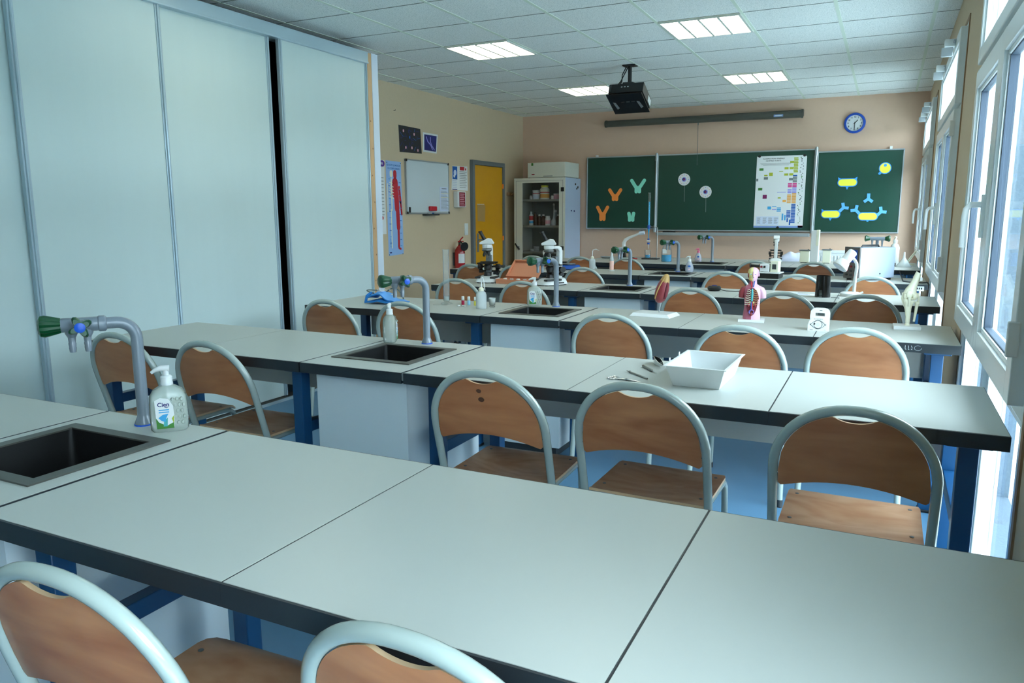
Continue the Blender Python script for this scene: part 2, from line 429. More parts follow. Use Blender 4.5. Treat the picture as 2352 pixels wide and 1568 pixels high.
# ------------------------------------------------------------------ sliding closet along the left
XP = -3.91
t = thing('sliding_closet', 'pale full height sliding-door closet along the left wall', 'closet', (XP, 1.6, 0))
def cl(b, name, par=None, bevel=0.0): return b.build(name, par or t, bevel, smooth=False)
ML = Matrix.Translation((-XP, -1.6, 0))
b = MB(ML); b.box(XP - .10, XP + .02, YF, 5.30, 2.575, 2.655, 'profile'); b.box(XP - .10, XP + .026, YF, 5.30, 2.565, 2.578, 'profile'); cl(b, 'top_rail', bevel=.003)
b = MB(ML); b.box(XP - .09, XP + .01, YF, 5.306, 0, .02, 'profile'); b.box(XP - .09, XP, YF, 5.30, .02, .024, 'dark_grey'); cl(b, 'bottom_rail')
b = MB(ML); b.box(XP - .85, XP - .83, YF, 5.3, 0, 2.65, 'black'); b.box(XP - .83, XP - .1, YF, 5.3, 2.63, 2.65, 'black'); cl(b, 'carcass')
for (a, c, off) in ((-2.15, .85, .0), (.82, 2.46, -.03), (2.42, 3.31, 0.0), (3.26, 4.225, -.03), (4.285, 5.303, 0.0)):
    b = MB(ML); b.box(XP - .02 + off, XP + off, a + .03, c - .03, .03, 2.57, 'partition')
    d = cl(b, 'sliding_door')
    for e0, e1 in ((a, a + .034), (c - .034, c)):
        b = MB(ML); b.box(XP - .024 + off, XP + .006 + off, e0, e1, .028, 2.572, 'profile')
        b.tube([(XP + .008 + off, (e0 + e1) / 2, .03), (XP + .008 + off, (e0 + e1) / 2, 2.57)], .008, 'profile', 8)
        cl(b, 'edge_profile', d, .003)
b = MB(ML); b.box(XP - .06, XP + .004, 5.308, 5.362, 0, 2.655, 'pine')
for k in range(9): b.box(XP + .003, XP + .005, 5.322 + .02 * (k % 2), 5.332 + .02 * (k % 2), .35 + .22 * k, .362 + .22 * k, 'casing')
cl(b, 'pine_batten')
b = MB(ML); b.box(XL + .002, XP + .004, 5.366, 5.45, 0, 2.66, 'pale_blue_white'); cl(b, 'end_panel')

# ------------------------------------------------------------------ ceiling lights
def make_light():
    r = thing('ceiling_light', '', 'ceiling light', (0, 0, ZC), 0, 'square ceiling lights')
    b = MB(); frame_w = .016
    for (x0, x1, y0, y1) in ((-.292, .292, -.292, -.276), (-.292, .292, .276, .292), (-.292, -.276, -.276, .276), (.276, .292, -.276, .276)):
        b.box(x0, x1, y0, y1, -.010, 0, 'lamp_frame')
    b.build('frame', r, smooth=False)
    b = MB(); b.box(-.276, .276, -.276, .276, -.008, -.002, 'lamp_glow'); b.build('diffuser', r, smooth=False)
    b = MB()
    for k in (-1, 0, 1): b.box(k * .138 - .008, k * .138 + .008, -.276, .276, -.013, -.008, 'lamp_frame')
    for k in range(-5, 6): b.box(-.276, .276, k * .05 - .0015, k * .05 + .0015, -.013, -.008, 'lamp_frame')
    b.build('louvre', r, smooth=False)
    return r
GX, GY = -1.6056, 5.671
lights = [(GX + .3, GY + .3, 'lit square ceiling light, the nearer one on the window side'), (GX - 1.5, GY + .3, 'lit square ceiling light nearest the sliding closet'),
          (GX + .3, GY + 2.7, 'lit square ceiling light in front of the clock, far window side'), (GX - 1.5, GY + 2.7, 'lit square ceiling light partly hidden by the projector'),
          (GX + .3, GY - 2.1, 'lit square ceiling light overhead, window side'), (GX - 1.5, GY - 2.1, 'lit square ceiling light overhead, closet side'),
          (GX + .3, GY - 4.5, 'lit square ceiling light above the nearest bench, window side'), (GX - 1.5, GY - 4.5, 'lit square ceiling light above the nearest bench, closet side'),
          (GX + .3, GY - 6.9, 'lit square ceiling light behind the viewer, window side'), (GX - 1.5, GY - 6.9, 'lit square ceiling light behind the viewer, closet side')]
p = make_light()
for i, (x, y, l) in enumerate(lights):
    if i == 0: p.location = (x, y, ZC - .002); p['label'] = l
    else:
        o = copy_tree(p, (x, y, ZC - .002), 0, l.replace('lit square', 'unlit square') if i >= 6 else l)
        if i >= 6:
            for c in o.children:
                if c.name.startswith('diffuser'): c.data = c.data.copy(); c.data.materials[0] = MATS['lamp_unlit']

# ------------------------------------------------------------------ benches
J = [-3.300, -2.672, -2.034, -1.544, -0.905, -0.272, 0.326]
D = 0.635
ROWY = [0.7975, 2.250, 3.735, 5.245, 6.810, 8.430]
def slab(b, x0, x1, y0, y1):
    g = .0002; e = .0022; ey = .005
    x0 += g; x1 -= g
    b.box(x0, x1, y0, y1, T - .041, T - .0012, 'bench_edge'); b.box(x0 + e, x1 - e, y0 + ey, y1 - ey, T - .0012, T, 'laminate')
def lab_table(name, label, xs, y, legs, group, depth=D, apron=True):
    ox, oy = (xs[0] + xs[-1]) / 2, y + depth / 2
    t = thing(name, label, 'table', (ox, oy, 0), 0, group)
    L = Matrix.Translation((-ox, -oy, 0))
    for a, c in zip(xs[:-1], xs[1:]):
        b = MB(L); slab(b, a, c, y, y + depth); b.build('tabletop', t, smooth=False)
    for x in legs:
        for yy in (y + .055, y + depth - .10):
            b = MB(L); b.box(x - .025, x + .025, yy, yy + .05, .012, T - .055, 'blue_steel'); b.box(x - .055, x + .055, yy - .012, yy + .085, T - .055, T - .041, 'blue_steel')
            b.box(x - .028, x + .028, yy - .003, yy + .053, 0, .014, 'black'); b.build('leg', t, .003, smooth=False)
        b = MB(L); b.box(x - .02, x + .02, y + .105, y + depth - .10, .475, .52, 'blue_steel'); b.build('crossbar', t, .003, smooth=False)
    b = MB(L); b.box(legs[0] + .056, legs[-1] - .056, y + .30, y + .34, T - .072, T - .0412, 'blue_steel'); b.build('rail', t, smooth=False)
    if apron:
        b = MB(L); b.box(legs[0] + .025, legs[-1] - .025, y + depth - .042, y + depth - .026, .52, T - .042, 'apron'); b.build('modesty_panel', t, smooth=False)
    return t
ORD = ['nearest', 'second nearest', 'third nearest', 'fourth nearest', 'fifth nearest', 'farthest']
FAUCET = []
def make_faucet(parent, L, psi, tee=False):
    """swivel laboratory tap: column, gooseneck arm, two green valves, two hose nozzles"""
    f = MB(L)
    f.lathe([(.025, 0), (.025, .004)], 'tap_blue', 20)
    f.lathe([(.0235, .004), (.0235, .008), (.0165, .024), (.0155, .03), (.0155, .19)], 'tap_grey', 20, cap=False)
    R = Matrix.Rotation(psi, 4, 'Z')
    def P(x, y, z): return R @ Vector((x, y, z))
    H = .288
    arc = [P(-.045 + .045 * math.cos(a), 0, H - .045 + .045 * math.sin(a)) for a in [PI / 2 * k / 8 for k in range(9)]]
    f.tube([P(0, 0, .19)] + arc + [P(-.075, 0, H)], .0155, 'tap_grey', 16)
    f.tube([P(-.068, 0, H), P(-.070, 0, H), P(-.073, 0, H), P(-.086, 0, H), P(-.089, 0, H), P(-.172, 0, H), P(-.176, 0, H)], [.0155, .019, .021, .021, .0185, .0185, .017], 'tap_grey', 18)
    fo = f.build('faucet', parent)
    for d in (-.116, -.152):
        n = MB(L); n.tube([P(d, 0, H - .005), P(d, 0, H - .022), P(d, 0, H - .028), P(d, 0, H - .033)], [.015, .015, .012, .0095], 'tap_grey', 12)
        n.tube([P(d, 0, H - .033), P(d, 0, H - .046), P(d, 0, H - .048), P(d, 0, H - .058), P(d, 0, H - .060), P(d, 0, H - .072)], [.0095, .0085, .0095, .0085, .0092, .0075], 'tap_grey', 12)
        n.build('hose_nozzle', fo)
    k = MB(L @ M_from(P(-.174, 0, H), P(0, 0, 1), P(0, -1, 0), P(-1, 0, 0)))
    secs = [(0, .0195), (.005, .021), (.036, .029), (.046, .027), (.051, .018), (.052, .001)]
    rings = [[k.v((r * (1 - .13 * (1 if j % 3 == 0 else 0)) * math.cos(2 * PI * j / 24), r * (1 - .13 * (1 if j % 3 == 0 else 0)) * math.sin(2 * PI * j / 24), z)) for j in range(24)] for z, r in secs]
    for a, c in zip(rings[:-1], rings[1:]):
        for j in range(24): k.f([a[j], a[(j + 1) % 24], c[(j + 1) % 24], c[j]], 'tap_green')
    k.f(rings[0][::-1], 'tap_green')
    k.build('valve_knob', fo)
    k = MB(L @ M_from(P(-.128, -.013, H), P(1, 0, 0), P(0, 0, 1), P(0, -1, 0)))
    k.lathe([(.016, 0), (.016, .018)], 'tap_grey', 16)
    def star(z, s):
        return [k.v((s * .9 * (.0245 + .0095 * math.cos(4 * (2 * PI * j / 32))) * math.cos(2 * PI * j / 32 + .5), s * .9 * (.0245 + .0095 * math.cos(4 * (2 * PI * j / 32))) * math.sin(2 * PI * j / 32 + .5), z)) for j in range(32)]
    rings = [star(.016, .6), star(.024, .92), star(.046, 1.0), star(.054, .8)]
    for a, c in zip(rings[:-1], rings[1:]):
        for j in range(32): k.f([a[j], a[(j + 1) % 32], c[(j + 1) % 32], c[j]], 'tap_green')
    k.f(rings[0][::-1], 'tap_green'); k.f(rings[-1], 'tap_green')
    k.lathe([(.013, .054), (.013, .0575), (.009, .059)], 'tap_blue', 16)
    k.build('valve_knob', fo)
    return fo
def sink_unit(label, x0, x1, y, psi, group='sink units in the benches'):
    ox, oy = (x0 + x1) / 2, y + D / 2
    t = thing('sink_unit', label, 'sink', (ox, oy, 0), 0, group)
    L = Matrix.Translation((-ox, -oy, 0))
    a, c, e, f_ = x0 + .006, x1 - .010, y, y + D            # worktop outline
    hx0, hx1, hy0, hy1 = x0 + .075, x1 - .085, y + .155, y + .475   # basin opening
    b = MB(L)
    def ring(m, o, i, z0, z1, mt):
        # slab with a square hole: outer o, inner i
        (X0, X1, Y0, Y1), (u0, u1, w0, w1) = o, i
        for q in ((X0, X1, Y0, w0), (X0, X1, w1, Y1), (X0, u0, w0, w1), (u1, X1, w0, w1)): b.box(q[0], q[1], q[2], q[3], z0, z1, m, top=mt)
    ring('bench_edge', (a, c, e, f_), (hx0, hx1, hy0, hy1), T - .041, T - .0012, 'bench_edge')
    ring('laminate', (a + .0035, c - .0035, e + .0035, f_ - .0035), (hx0, hx1, hy0, hy1), T - .0012, T, 'laminate')
    b.build('worktop', t, smooth=False)
    b = MB(L); b.box(c + .002, x1 - .001, y + .002, y + D - .002, T - .03, T - .003, 'mid_grey'); b.build('joint_strip', t, smooth=False)
    b = MB(L)
    for q in ((hx0 - .022, hx1 + .022, hy0 - .022, hy0 + .012), (hx0 - .022, hx1 + .022, hy1 - .012, hy1 + .022), (hx0 - .022, hx0 + .012, hy0 + .012, hy1 - .012), (hx1 - .012, hx1 + .022, hy0 + .012, hy1 - .012)):
        b.box(q[0], q[1], q[2], q[3], T, T + .004, 'sink_rim')
    r = .03
    def rr(x0, x1, y0, y1, z, r):
        o = []
        for (cx, cy, s) in ((x1 - r, y1 - r, 0), (x0 + r, y1 - r, 1), (x0 + r, y0 + r, 2), (x1 - r, y0 + r, 3)):
            for k in range(5): o.append(b.v((cx + r * math.cos(PI / 2 * (s + k / 4)), cy + r * math.sin(PI / 2 * (s + k / 4)), z)))
        return o
    A = rr(hx0 + .008, hx1 - .008, hy0 + .008, hy1 - .008, T + .003, .012); B2 = rr(hx0 + .012, hx1 - .012, hy0 + .012, hy1 - .012, T - .17, .03); C2 = rr(hx0 + .03, hx1 - .03, hy0 + .03, hy1 - .03, T - .19, .03)
    for P, Q in ((A, B2), (B2, C2)):
        for k in range(20): b.f([P[k], P[(k + 1) % 20], Q[(k + 1) % 20], Q[k]], 'sink_black')
    b.f(C2, 'sink_black')
    bo = b.build('basin', t)
    b = MB(L @ Matrix.Translation(((hx0 + hx1) / 2 + .06, hy0 + .10, T - .19))); b.lathe([(.026, 0), (.026, .004), (.02, .004), (.02, .001), (.0001, .001)], 'steel_dull', 20, cap=False); b.build('drain', bo)
    b = MB(L); z1 = T - .042
    cx0, cx1, cy0, cy1 = x0 + .045, x1 - .02, y + .05, y + D - .045
    b.box(cx0, cx1, cy0, cy0 + .016, .06, z1, 'white_board'); b.box(cx0, cx0 + .016, cy0 + .016, cy1, .06, z1, 'white_board'); b.box(cx1 - .016, cx1, cy0 + .016, cy1, .06, z1, 'white_board')
    b.box(cx0, cx1, cy1, cy1 + .012, .06, z1, 'white_board'); b.box(cx0 + .03, cx1 - .03, cy0 + .03, cy1, 0, .06, 'dark_grey')
    b.build('cabinet', t, smooth=False)
    make_faucet(t, L @ Matrix.Translation(((x0 + x1) / 2 - .018, y + .578, T)), math.radians(psi))
    return t
psis = [53, 62, 66, 72, 56, 56]
for i, y in enumerate(ROWY):
    xl = {4: [-4.05, -3.39], 5: [-4.08, -3.40]}.get(i, [])
    left = xl + ([J[0]] if not xl else []) + J[1:3]
    w = ORD[i]
    what_l = ['in the lower left corner', 'with bare top', 'holding a blue cuff and dropper bottles', 'holding two microscopes', 'holding a blue balance and wash bottle', 'holding a burette stand'][i]
    what_r = ['with bare top', 'with white tray and dissecting tools', 'holding anatomical models', 'holding a white desk lamp', 'holding an oscilloscope', 'in front of the last white worktop'][i]
    lab_table('lab_table', 'lab table %s, left part of the %s row' % (what_l, w), left, y, [left[0] + (.05 if i < 3 else .03), J[2] - .063], 'white topped lab tables')
    rt = lab_table('lab_table', 'lab table %s, right part of the %s row' % (what_r, w), J[3:], y, [J[3] + (.095 if i < 2 else .066), J[6] - .085], 'white topped lab tables')
    sl = ["black sink in the nearest row, cut by the left edge of the photo", 'black sink with grey tap in the second row, gel bottle behind it', 'black sink with grey tap in the third row beside the labelled soap bottle', 'black sink with grey tap in the fourth row, right of the two microscopes', 'black sink with grey tap in the fifth row beside the clear soap bottle', 'black sink with grey tap in the farthest row beside the pink soap'][i]
    sink_unit(sl, J[2], J[3], y, psis[i])
    if i == 2:
        ox, oy = rt.location.x, rt.location.y
        b = MB(M_from((.14 - ox, y - oy - .0002, T - .02), (1, 0, 0), (0, 0, 1), (0, -1, 0)))
        for k in range(3):
            b.stroke([(k * .012 - .03, .008), (k * .012 - .03 + .002 * k, -.003)], .0016, 'white_plastic', .0004); b.stroke([(k * .012 - .03, -.007), (k * .012 - .026, -.009)], .002, 'white_plastic', .0004)
        b.stroke([(-.075, -.001), (-.052, -.003)], .002, 'white_plastic', .0004)
        b.stroke([(.02 + .014 * math.cos(a * .45 + .9), -.001 + .011 * math.sin(a * .45 + .9)) for a in range(13)], .0009, 'white_plastic', .0004)
        b.build('chalk_marks', rt, smooth=False)
    if i == 4:
        ox, oy = rt.location.x, rt.location.y
        b = MB(M_from((.268 - ox, y - oy - .0003, T - .03), (1, 0, 0), (0, 0, 1), (0, -1, 0)))
        b.rect(-.03, -.02, .03, .016, 'paper', .001)
        for k in range(3): b.rect(-.022 + k * .015, -.008, -.012 + k * .015, .006, 'print_black', .0014, .001)
        tag(b.build('sticker', rt, smooth=False))
RY7 = 9.075
lab_table('demonstration_table', 'long white worktop under the chalkboard behind the farthest row', [-3.30, -2.4, -1.5, -.6, .32], RY7, [-3.2, .22], 'white topped lab tables', .62, False)

# ------------------------------------------------------------------ chairs
def make_chair():
    t = thing('school_chair', '', 'chair', (0, 0, 0), 0, 'grey tube and plywood school chairs')
    W = .2065; r = .0138
    def ty(z): return -.012 - .29 * (z - .46)               # lean of the back
    b = MB()
    pts = [(-W, ty(z), z) for z in (.44, .5, .56, .62)]
    zc, hh = .640, .205
    for k in range(1, 32):
        a = PI - PI * k / 32
        cx = W * math.copysign(abs(math.cos(a)) ** .92, math.cos(a)); z = zc + hh * math.sin(a) ** .96
        pts.append((cx, ty(z), z))
    pts += [(W, ty(z), z) for z in (.62, .56, .5, .44)]
    b.tube(pts, r, 'tube_grey', 12); b.build('back_frame', t)
    for s in (-1, 1):
        b = MB(); p = [(s * W, ty(.44), .44), (s * W, ty(.44) + .001, .42), (s * (W + .001), -.012, .38), (s * (W + .004), -.035, .2), (s * (W + .008), -.06, .012)]
        b.tube(p, r, 'tube_grey', 12); lg = b.build('leg', t)
        b = MB(); b.tube([(s * (W + .0075), -.057, .035), (s * (W + .008), -.0602, .0)], .0155, 'dark_grey', 12); b.build('foot_cap', lg)
        b = MB(); x = s * (W - .022)
        p = [(s * (W - .004), -.006, .428), (x, .02, .428), (x, .29, .428), (x, .325, .424), (x, .35, .405), (x, .358, .375), (s * (W - .018), .366, .2), (s * (W - .014), .374, .012)]
        b.tube(p, .0115, 'tube_grey', 12); lg = b.build('leg', t)
        b = MB(); b.tube([(s * (W - .0145), .373, .03), (s * (W - .014), .3742, 0)], .0135, 'dark_grey', 12); b.build('foot_cap', lg)
    b = MB(); b.box(-W + .006, W - .006, -.012, -.002, .405, .44, 'tube_grey'); b.tube([(-W + .02, .31, .428), (W - .02, .31, .428)], .009, 'tube_grey', 8); b.build('seat_frame', t)
    b = MB()
    def seat(u, v, k):
        x = (u - .5) * .388; y = v * .372
        rc = 1 - .10 * max(0, v - .85) / .15
        x *= rc
        dish = -.014 * math.exp(-((x / .12) ** 2 + ((y - .15) / .10) ** 2)) - .022 * max(0, (v - .86) / .14) ** 2 + .004 * (v < .04)
        return (x, y, .449 + dish - (.0095 if k else 0))
    b.grid(seat, 18, 18, 'ply_seat', edge='ply_edge')
    for sx in (-1, 1):
        for yy in (.07, .29): b.lathe([(.006, .0), (.006, .0012), (.003, .0018)], 'mid_grey', 10, (sx * .165, yy, .4485))
    so = b.build('seat', t)
    b = MB()
    Wi = W - r - .001
    def back(u, v, k):
        x = (u * 2 - 1) * Wi
        q = min(1, abs(x) / Wi)
        ca = min(1.0, q ** (1 / .92)); zt = zc + (hh - r - .001) * (max(0, 1 - ca * ca) ** .5) ** .96
        if abs(x) < .052: zt -= .020 * (1 - (x / .052) ** 2) ** .8
        zb = .588 + .040 * (1 - q * q) + (.012 * max(0, (q - .94) / .06) ** 2)
        zt = max(zt, zb + .004)
        z = zb + (zt - zb) * v
        bow = -.016 * (1 - q * q) * (1 - .6 * v)
        return (x, ty(z) + bow + (.0045 if k else -.0045), z)
    b.grid(back, 48, 14, 'ply', edge='ply_edge')
    for s in (-1, 1): b.tube([(s * (Wi - .004), ty(.63), .63), (s * (Wi + .012), ty(.63), .63)], .004, 'metal', 8)
    b.build('backrest', t)
    return t
CH = [  # x, y of the seat's back edge, turn, label
    (-1.072, 0.753, 2, 'grey tube chair with plywood back in the lower left corner of the photo'),
    (-.495, 0.836, -2, 'grey tube chair whose arched back is cut by the bottom edge, before the nearest table'),
    (-2.993, 2.285, 0, 'leftmost chair of the second row, partly behind the nearest tap'),
    (-2.455, 2.289, 0, 'chair left of the second row sink, seat showing above the nearest gel bottle'),
    (-1.162, 2.256, 2, 'chair with two dark stains on its back, right beside the second row sink cabinet'),
    (-.645, 2.295, -1, 'middle chair of the three before the white tray'),
    (-.039, 2.258, 0, 'chair with pale seat nearest the window in the second row'),
    (-2.988, 3.679, 0, 'leftmost chair of the third row, beneath the blue cuff'),
    (-2.506, 3.780, 0, 'third row chair behind the second gel bottle and tap'),
    (-1.247, 3.780, 1, 'third row chair in front of the dark red organ model'),
    (-.577, 3.640, 0, 'third row chair behind the white tray'),
    (-.084, 3.780, 0, 'third row chair nearest the window, in front of the eye model'),
    (-3.024, 5.290, 0, 'fourth row chair seen through the tall glass cylinder'),
    (-2.443, 5.282, 0, 'fourth row chair left of the labelled soap bottle'),
    (-1.172, 5.271, 0, 'fourth row chair right beside the red organ model'),
    (-.564, 5.239, 0, 'fourth row chair behind the human torso model'),
    (-.087, 5.281, 0, 'fourth row chair left of the white knee joint model'),
    (-3.757, 6.855, 0, 'leftmost chair of the fifth row, behind the left microscope'),
    (-3.262, 6.855, 0, 'fifth row chair behind the open orange wooden box'),
    (-2.555, 6.855, 0, 'fifth row chair in front of the blue balance'),
    (-1.231, 6.855, 0, 'fifth row chair left of the torso model head'),
    (-.630, 6.790, 0, 'fifth row chair partly behind the black cylinder'),
    (-.075, 6.790, 0, 'fifth row chair behind the white desk lamp'),
    (-3.808, 8.475, 0, 'leftmost chair of the farthest row, by the glass cabinet'),
    (-3.206, 8.475, 0, 'farthest row chair behind the wash bottle of the balance table'),
    (-2.640, 8.475, 0, 'farthest row chair under the burette stand'),
    (-1.226, 8.475, 0, 'farthest row chair under the white microscope'),
    (-.644, 8.450, 0, 'farthest row chair left of the oscilloscope'),
]
UX_ = Vector((1, 0, 0)); mat('stain', (84, 50, 34), 0.6)
ch = make_chair()
for i, (x, y, a, l) in enumerate(CH):
    if i == 0: ch.location = (x, y, 0); ch.rotation_euler.z = math.radians(a); ch['label'] = l
    else: c_ = copy_tree(ch, (x, y, 0), math.radians(a), l)
    if 'dark stains' in l:
        for (u, z, rr_, of_) in ((-.012, .785, .009, .0118), (-.006, .755, .011, .0140)):
            b = MB(M_from((u, -.012 - .29 * (z - .46) - of_, z), UX_, Vector((0, -.28, .96)), Vector((0, -.96, -.28))))
            b.disc(0, 0, rr_, 'stain', .0008, 14, -.002, rr_ * .8); b.build('stain', c_, smooth=False)

# ------------------------------------------------------------------ back wall
UX, UY, UZ = Vector((1, 0, 0)), Vector((0, 1, 0)), Vector((0, 0, 1))
YW = 10.150
def on_back(o=(0, 0, 0)): return M_from(o, UX, UZ, -UY)          # local x right, y up, z into the room
def on_left(o=(0, 0, 0)): return M_from(o, UY, UZ, UX)
t = thing('chalkboard', 'green three panel chalkboard with aluminium frame on the back wall', 'chalkboard', (-1.83, YB, 1.1))
L = Matrix.Translation((1.83, -YB, -1.1))
for (x0, x1, z0, z1, yy) in ((-3.80, -2.815, 1.138, 2.118, 0), (-2.80, -.842, 1.118, 2.118, 0), (-.818, .125, 1.106, 2.085, 0)):
    b = MB(L); b.box(x0 + .012, x1 - .012, YW + .004, YB - .002, z0 + .012, z1 - .012, 'board_green'); s = b.build('panel', t, smooth=False)
    b = MB(L)
    for q in ((x0, x1, z0, z0 + .014), (x0, x1, z1 - .014, z1), (x0, x0 + .012, z0 + .014, z1 - .014), (x1 - .012, x1, z0 + .014, z1 - .014)): b.box(q[0], q[1], YW - .004, YB - .002, q[2], q[3], 'alu')
    b.build('panel_frame', s, .002, smooth=False)
for x in (-2.812, -.832):
    b = MB(L); b.tube([(x, YW - .012, 1.10), (x, YW - .012, 2.14)], .014, 'alu', 10)
    for z in (1.10, 2.04): b.tube([(x, YW - .012, z), (x, YW - .012, z + .09)], .021, 'alu', 12)
    b.build('hinge', t)
b = MB(L); b.box(-2.78, -.85, YW - .085, YW - .005, 1.060, 1.068, 'alu'); b.box(-2.78, -.85, YW - .088, YW - .08, 1.060, 1.10, 'alu'); b.build('chalk_tray', t, .003, smooth=False)
for x in (-3.66, -.02):
    b = MB(L); b.box(x - .014, x + .014, YW - .004, YB - .004, 2.085 if x > -1 else 2.118, 2.118 if x > -1 else 2.142, 'white_plastic'); b.build('bracket', t, .002)
b = MB(M_from((-2.607, YW - .045, 1.069), UX, UY, UZ)); b.box(-.082, .082, -.028, .028, .001, .024, 'cream'); b.box(-.082, .082, -.03, .03, .024, .046, 'black')
tag(b.build('board_eraser', bevel=.003), 'black board eraser lying on the chalk tray', 'board eraser')
b = MB(); b.tube([(-2.12, YW - .05, 1.074), (-1.99, YW - .052, 1.074)], .005, 'red_plastic', 8); tag(b.build('chalk_stick'), 'thin red chalk lying on the chalk tray right of the eraser', 'chalk')
# chromosome magnets
def capsule(a, c, r, n=10):
    a, c = Vector(a), Vector(c); d = (c - a).normalized(); p = Vector((-d.y, d.x)); o = []
    for k in range(n + 1): an = -PI / 2 + PI * k / n; o.append(c + d * r * math.cos(an) + p * r * math.sin(an))
    for k in range(n + 1): an = PI / 2 + PI * k / n; o.append(a + d * r * math.cos(an) + p * r * math.sin(an))
    return [tuple(q) for q in o]
def chromosome(x, z, m, up, dn, wd, spread, label):
    b = MB(on_back((x, YW + .003, z)))
    for s in (-1, 1):
        b.prism(capsule((s * wd * .48, 0), (s * spread, up), wd * .5), 0, .006 if s > 0 else .0065, m)
        b.prism(capsule((s * wd * .48, .01), (s * wd * .48, -dn), wd * .5), 0, .0055 if s > 0 else .006, m)
    tag(b.build('chromosome_magnet', smooth=False), label, 'magnet', 'chromosome shaped board magnets')
chromosome(-3.385, 1.585, 'foam_orange', .082, .045, .046, .078, 'orange V shaped chromosome magnet, the upper of the two orange ones')
chromosome(-3.563, 1.345, 'foam_orange', .09, .075, .046, .072, 'orange Y shaped chromosome magnet, the lower of the two orange ones')
chromosome(-3.065, 1.69, 'foam_mint', .098, .05, .046, .088, 'large mint green V shaped chromosome magnet')
chromosome(-3.150, 1.30, 'foam_mint', .05, .04, .046, .033, 'small mint green chromosome magnet low on the left panel')
# dials on the centre panel
for (x, z, sl, l) in ((-2.44, 1.788, .31, 'round white dial hanging on the chalkboard, the upper left of two'), (-2.155, 1.622, .28, 'round white dial hanging on the chalkboard, the lower right of two')):
    t = thing('paper_dial', l, 'dial', (x, YW, z), 0, 'round paper dials on the board')
    b = MB(on_back((0, .002, 0))); b.disc(0, 0, .078, 'paper', .006, 36); b.disc(0, 0, .030, 'print_lilac', .0066, 24, .006); b.disc(-.004, .002, .02, 'print_navy', .0072, 20, .0066); b.disc(0, 0, .008, 'print_red', .0078, 14, .0072)
    for k in range(12):
        a = 2 * PI * k / 12; b.disc(.058 * math.cos(a), .058 * math.sin(a), .006, 'print_rose' if k % 3 else 'print_lilac', .0068, 8, .006)
    b.build('face', t, smooth=False)
    b = MB(on_back((0, .002, 0))); b.tube([(.008, -.078, .004), (.012, -.078 - sl + .1, .004)], .0016, 'alu', 6); b.build('string', t)
# antigen magnets on the right panel
def bacterium(x, z, tri, label):
    t = thing('cell_magnet', label, 'magnet', (x, YW, z), 0, 'blue and yellow cell magnets')
    b = MB(on_back((0, .003, 0))); b.prism(capsule((-.062, 0), (.062, 0), .049, 12), 0, .004, 'foam_blue')
    for tr in tri: b.prism(tr, 0, .0035, 'foam_blue')
    b.build('backing', t, smooth=False)
    b = MB(on_back((0, .003, 0))); b.prism(capsule((-.062, 0), (.062, 0), .039, 12), .004, .008, 'foam_yellow'); b.build('cell_body', t, smooth=False)
UT = [[(-.107, .065), (-.098, .0), (-.06, .04)], [(.107, .065), (.06, .04), (.098, .0)]]
bacterium(-.465, 1.708, UT + [[(0, -.085), (.018, -.045), (-.018, -.045)]], 'yellow rod cell magnet with two horns, alone in the upper middle')
bacterium(-.63, 1.332, [UT[0], [(0, -.08), (.018, -.045), (-.018, -.045)]], 'yellow rod cell magnet, the left of the two low ones')
bacterium(-.215, 1.305, [capsule((0, -.045), (0, -.052), .012)], 'yellow rod cell magnet, the right of the two low ones')
t = thing('cell_magnet', 'round yellow cell magnet with blue dot in the upper right corner', 'magnet', (-.067, YW, 1.866), 0, 'blue and yellow cell magnets')
b = MB(on_back((0, .003, 0))); b.disc(0, 0, .067, 'foam_blue', .004, 28); b.prism(capsule((-.05, -.055), (-.055, -.06), .014), 0, .0036, 'foam_blue'); b.build('backing', t, smooth=False)
b = MB(on_back((0, .003, 0))); b.disc(0, 0, .058, 'foam_yellow', .008, 28, .004); b.disc(0, .033, .017, 'foam_blue', .0088, 16, .008); b.build('cell_body', t, smooth=False)
def antibody(x, z, rot, label, w=.034):
    b = MB(on_back((x, YW + .003, z)) @ Matrix.Rotation(rot, 4, 'Z'))
    b.prism([(-w / 2, -.055), (w / 2, -.055), (w / 2, .02), (-w / 2, .02)], 0, .010, 'foam_lightblue')
    for s in (-1, 1):
        d = Vector((s * .8, .6)); p = Vector((-d.y, d.x)) * w / 2; e = d * .058
        q = [(-p.x, .008 - p.y), (e.x - p.x, .008 + e.y - p.y), (e.x + p.x, .008 + e.y + p.y), (p.x, .008 + p.y)]
        b.prism(q if s > 0 else q[::-1], 0, .0105 + .0004 * s, 'foam_lightblue')
    tag(b.build('antibody_magnet', smooth=False), label, 'magnet', 'blue Y shaped antibody magnets')
antibody(-.222, 1.52, PI, 'blue Y shaped magnet standing alone, upside down')
antibody(-.495, 1.405, -.75, 'blue Y shaped magnet on the right end of the left low cell')
antibody(-.345, 1.375, .75, 'blue Y shaped magnet on the left end of the right low cell')
antibody(-.080, 1.355, -.75, 'blue Y shaped magnet on the right end of the right low cell')
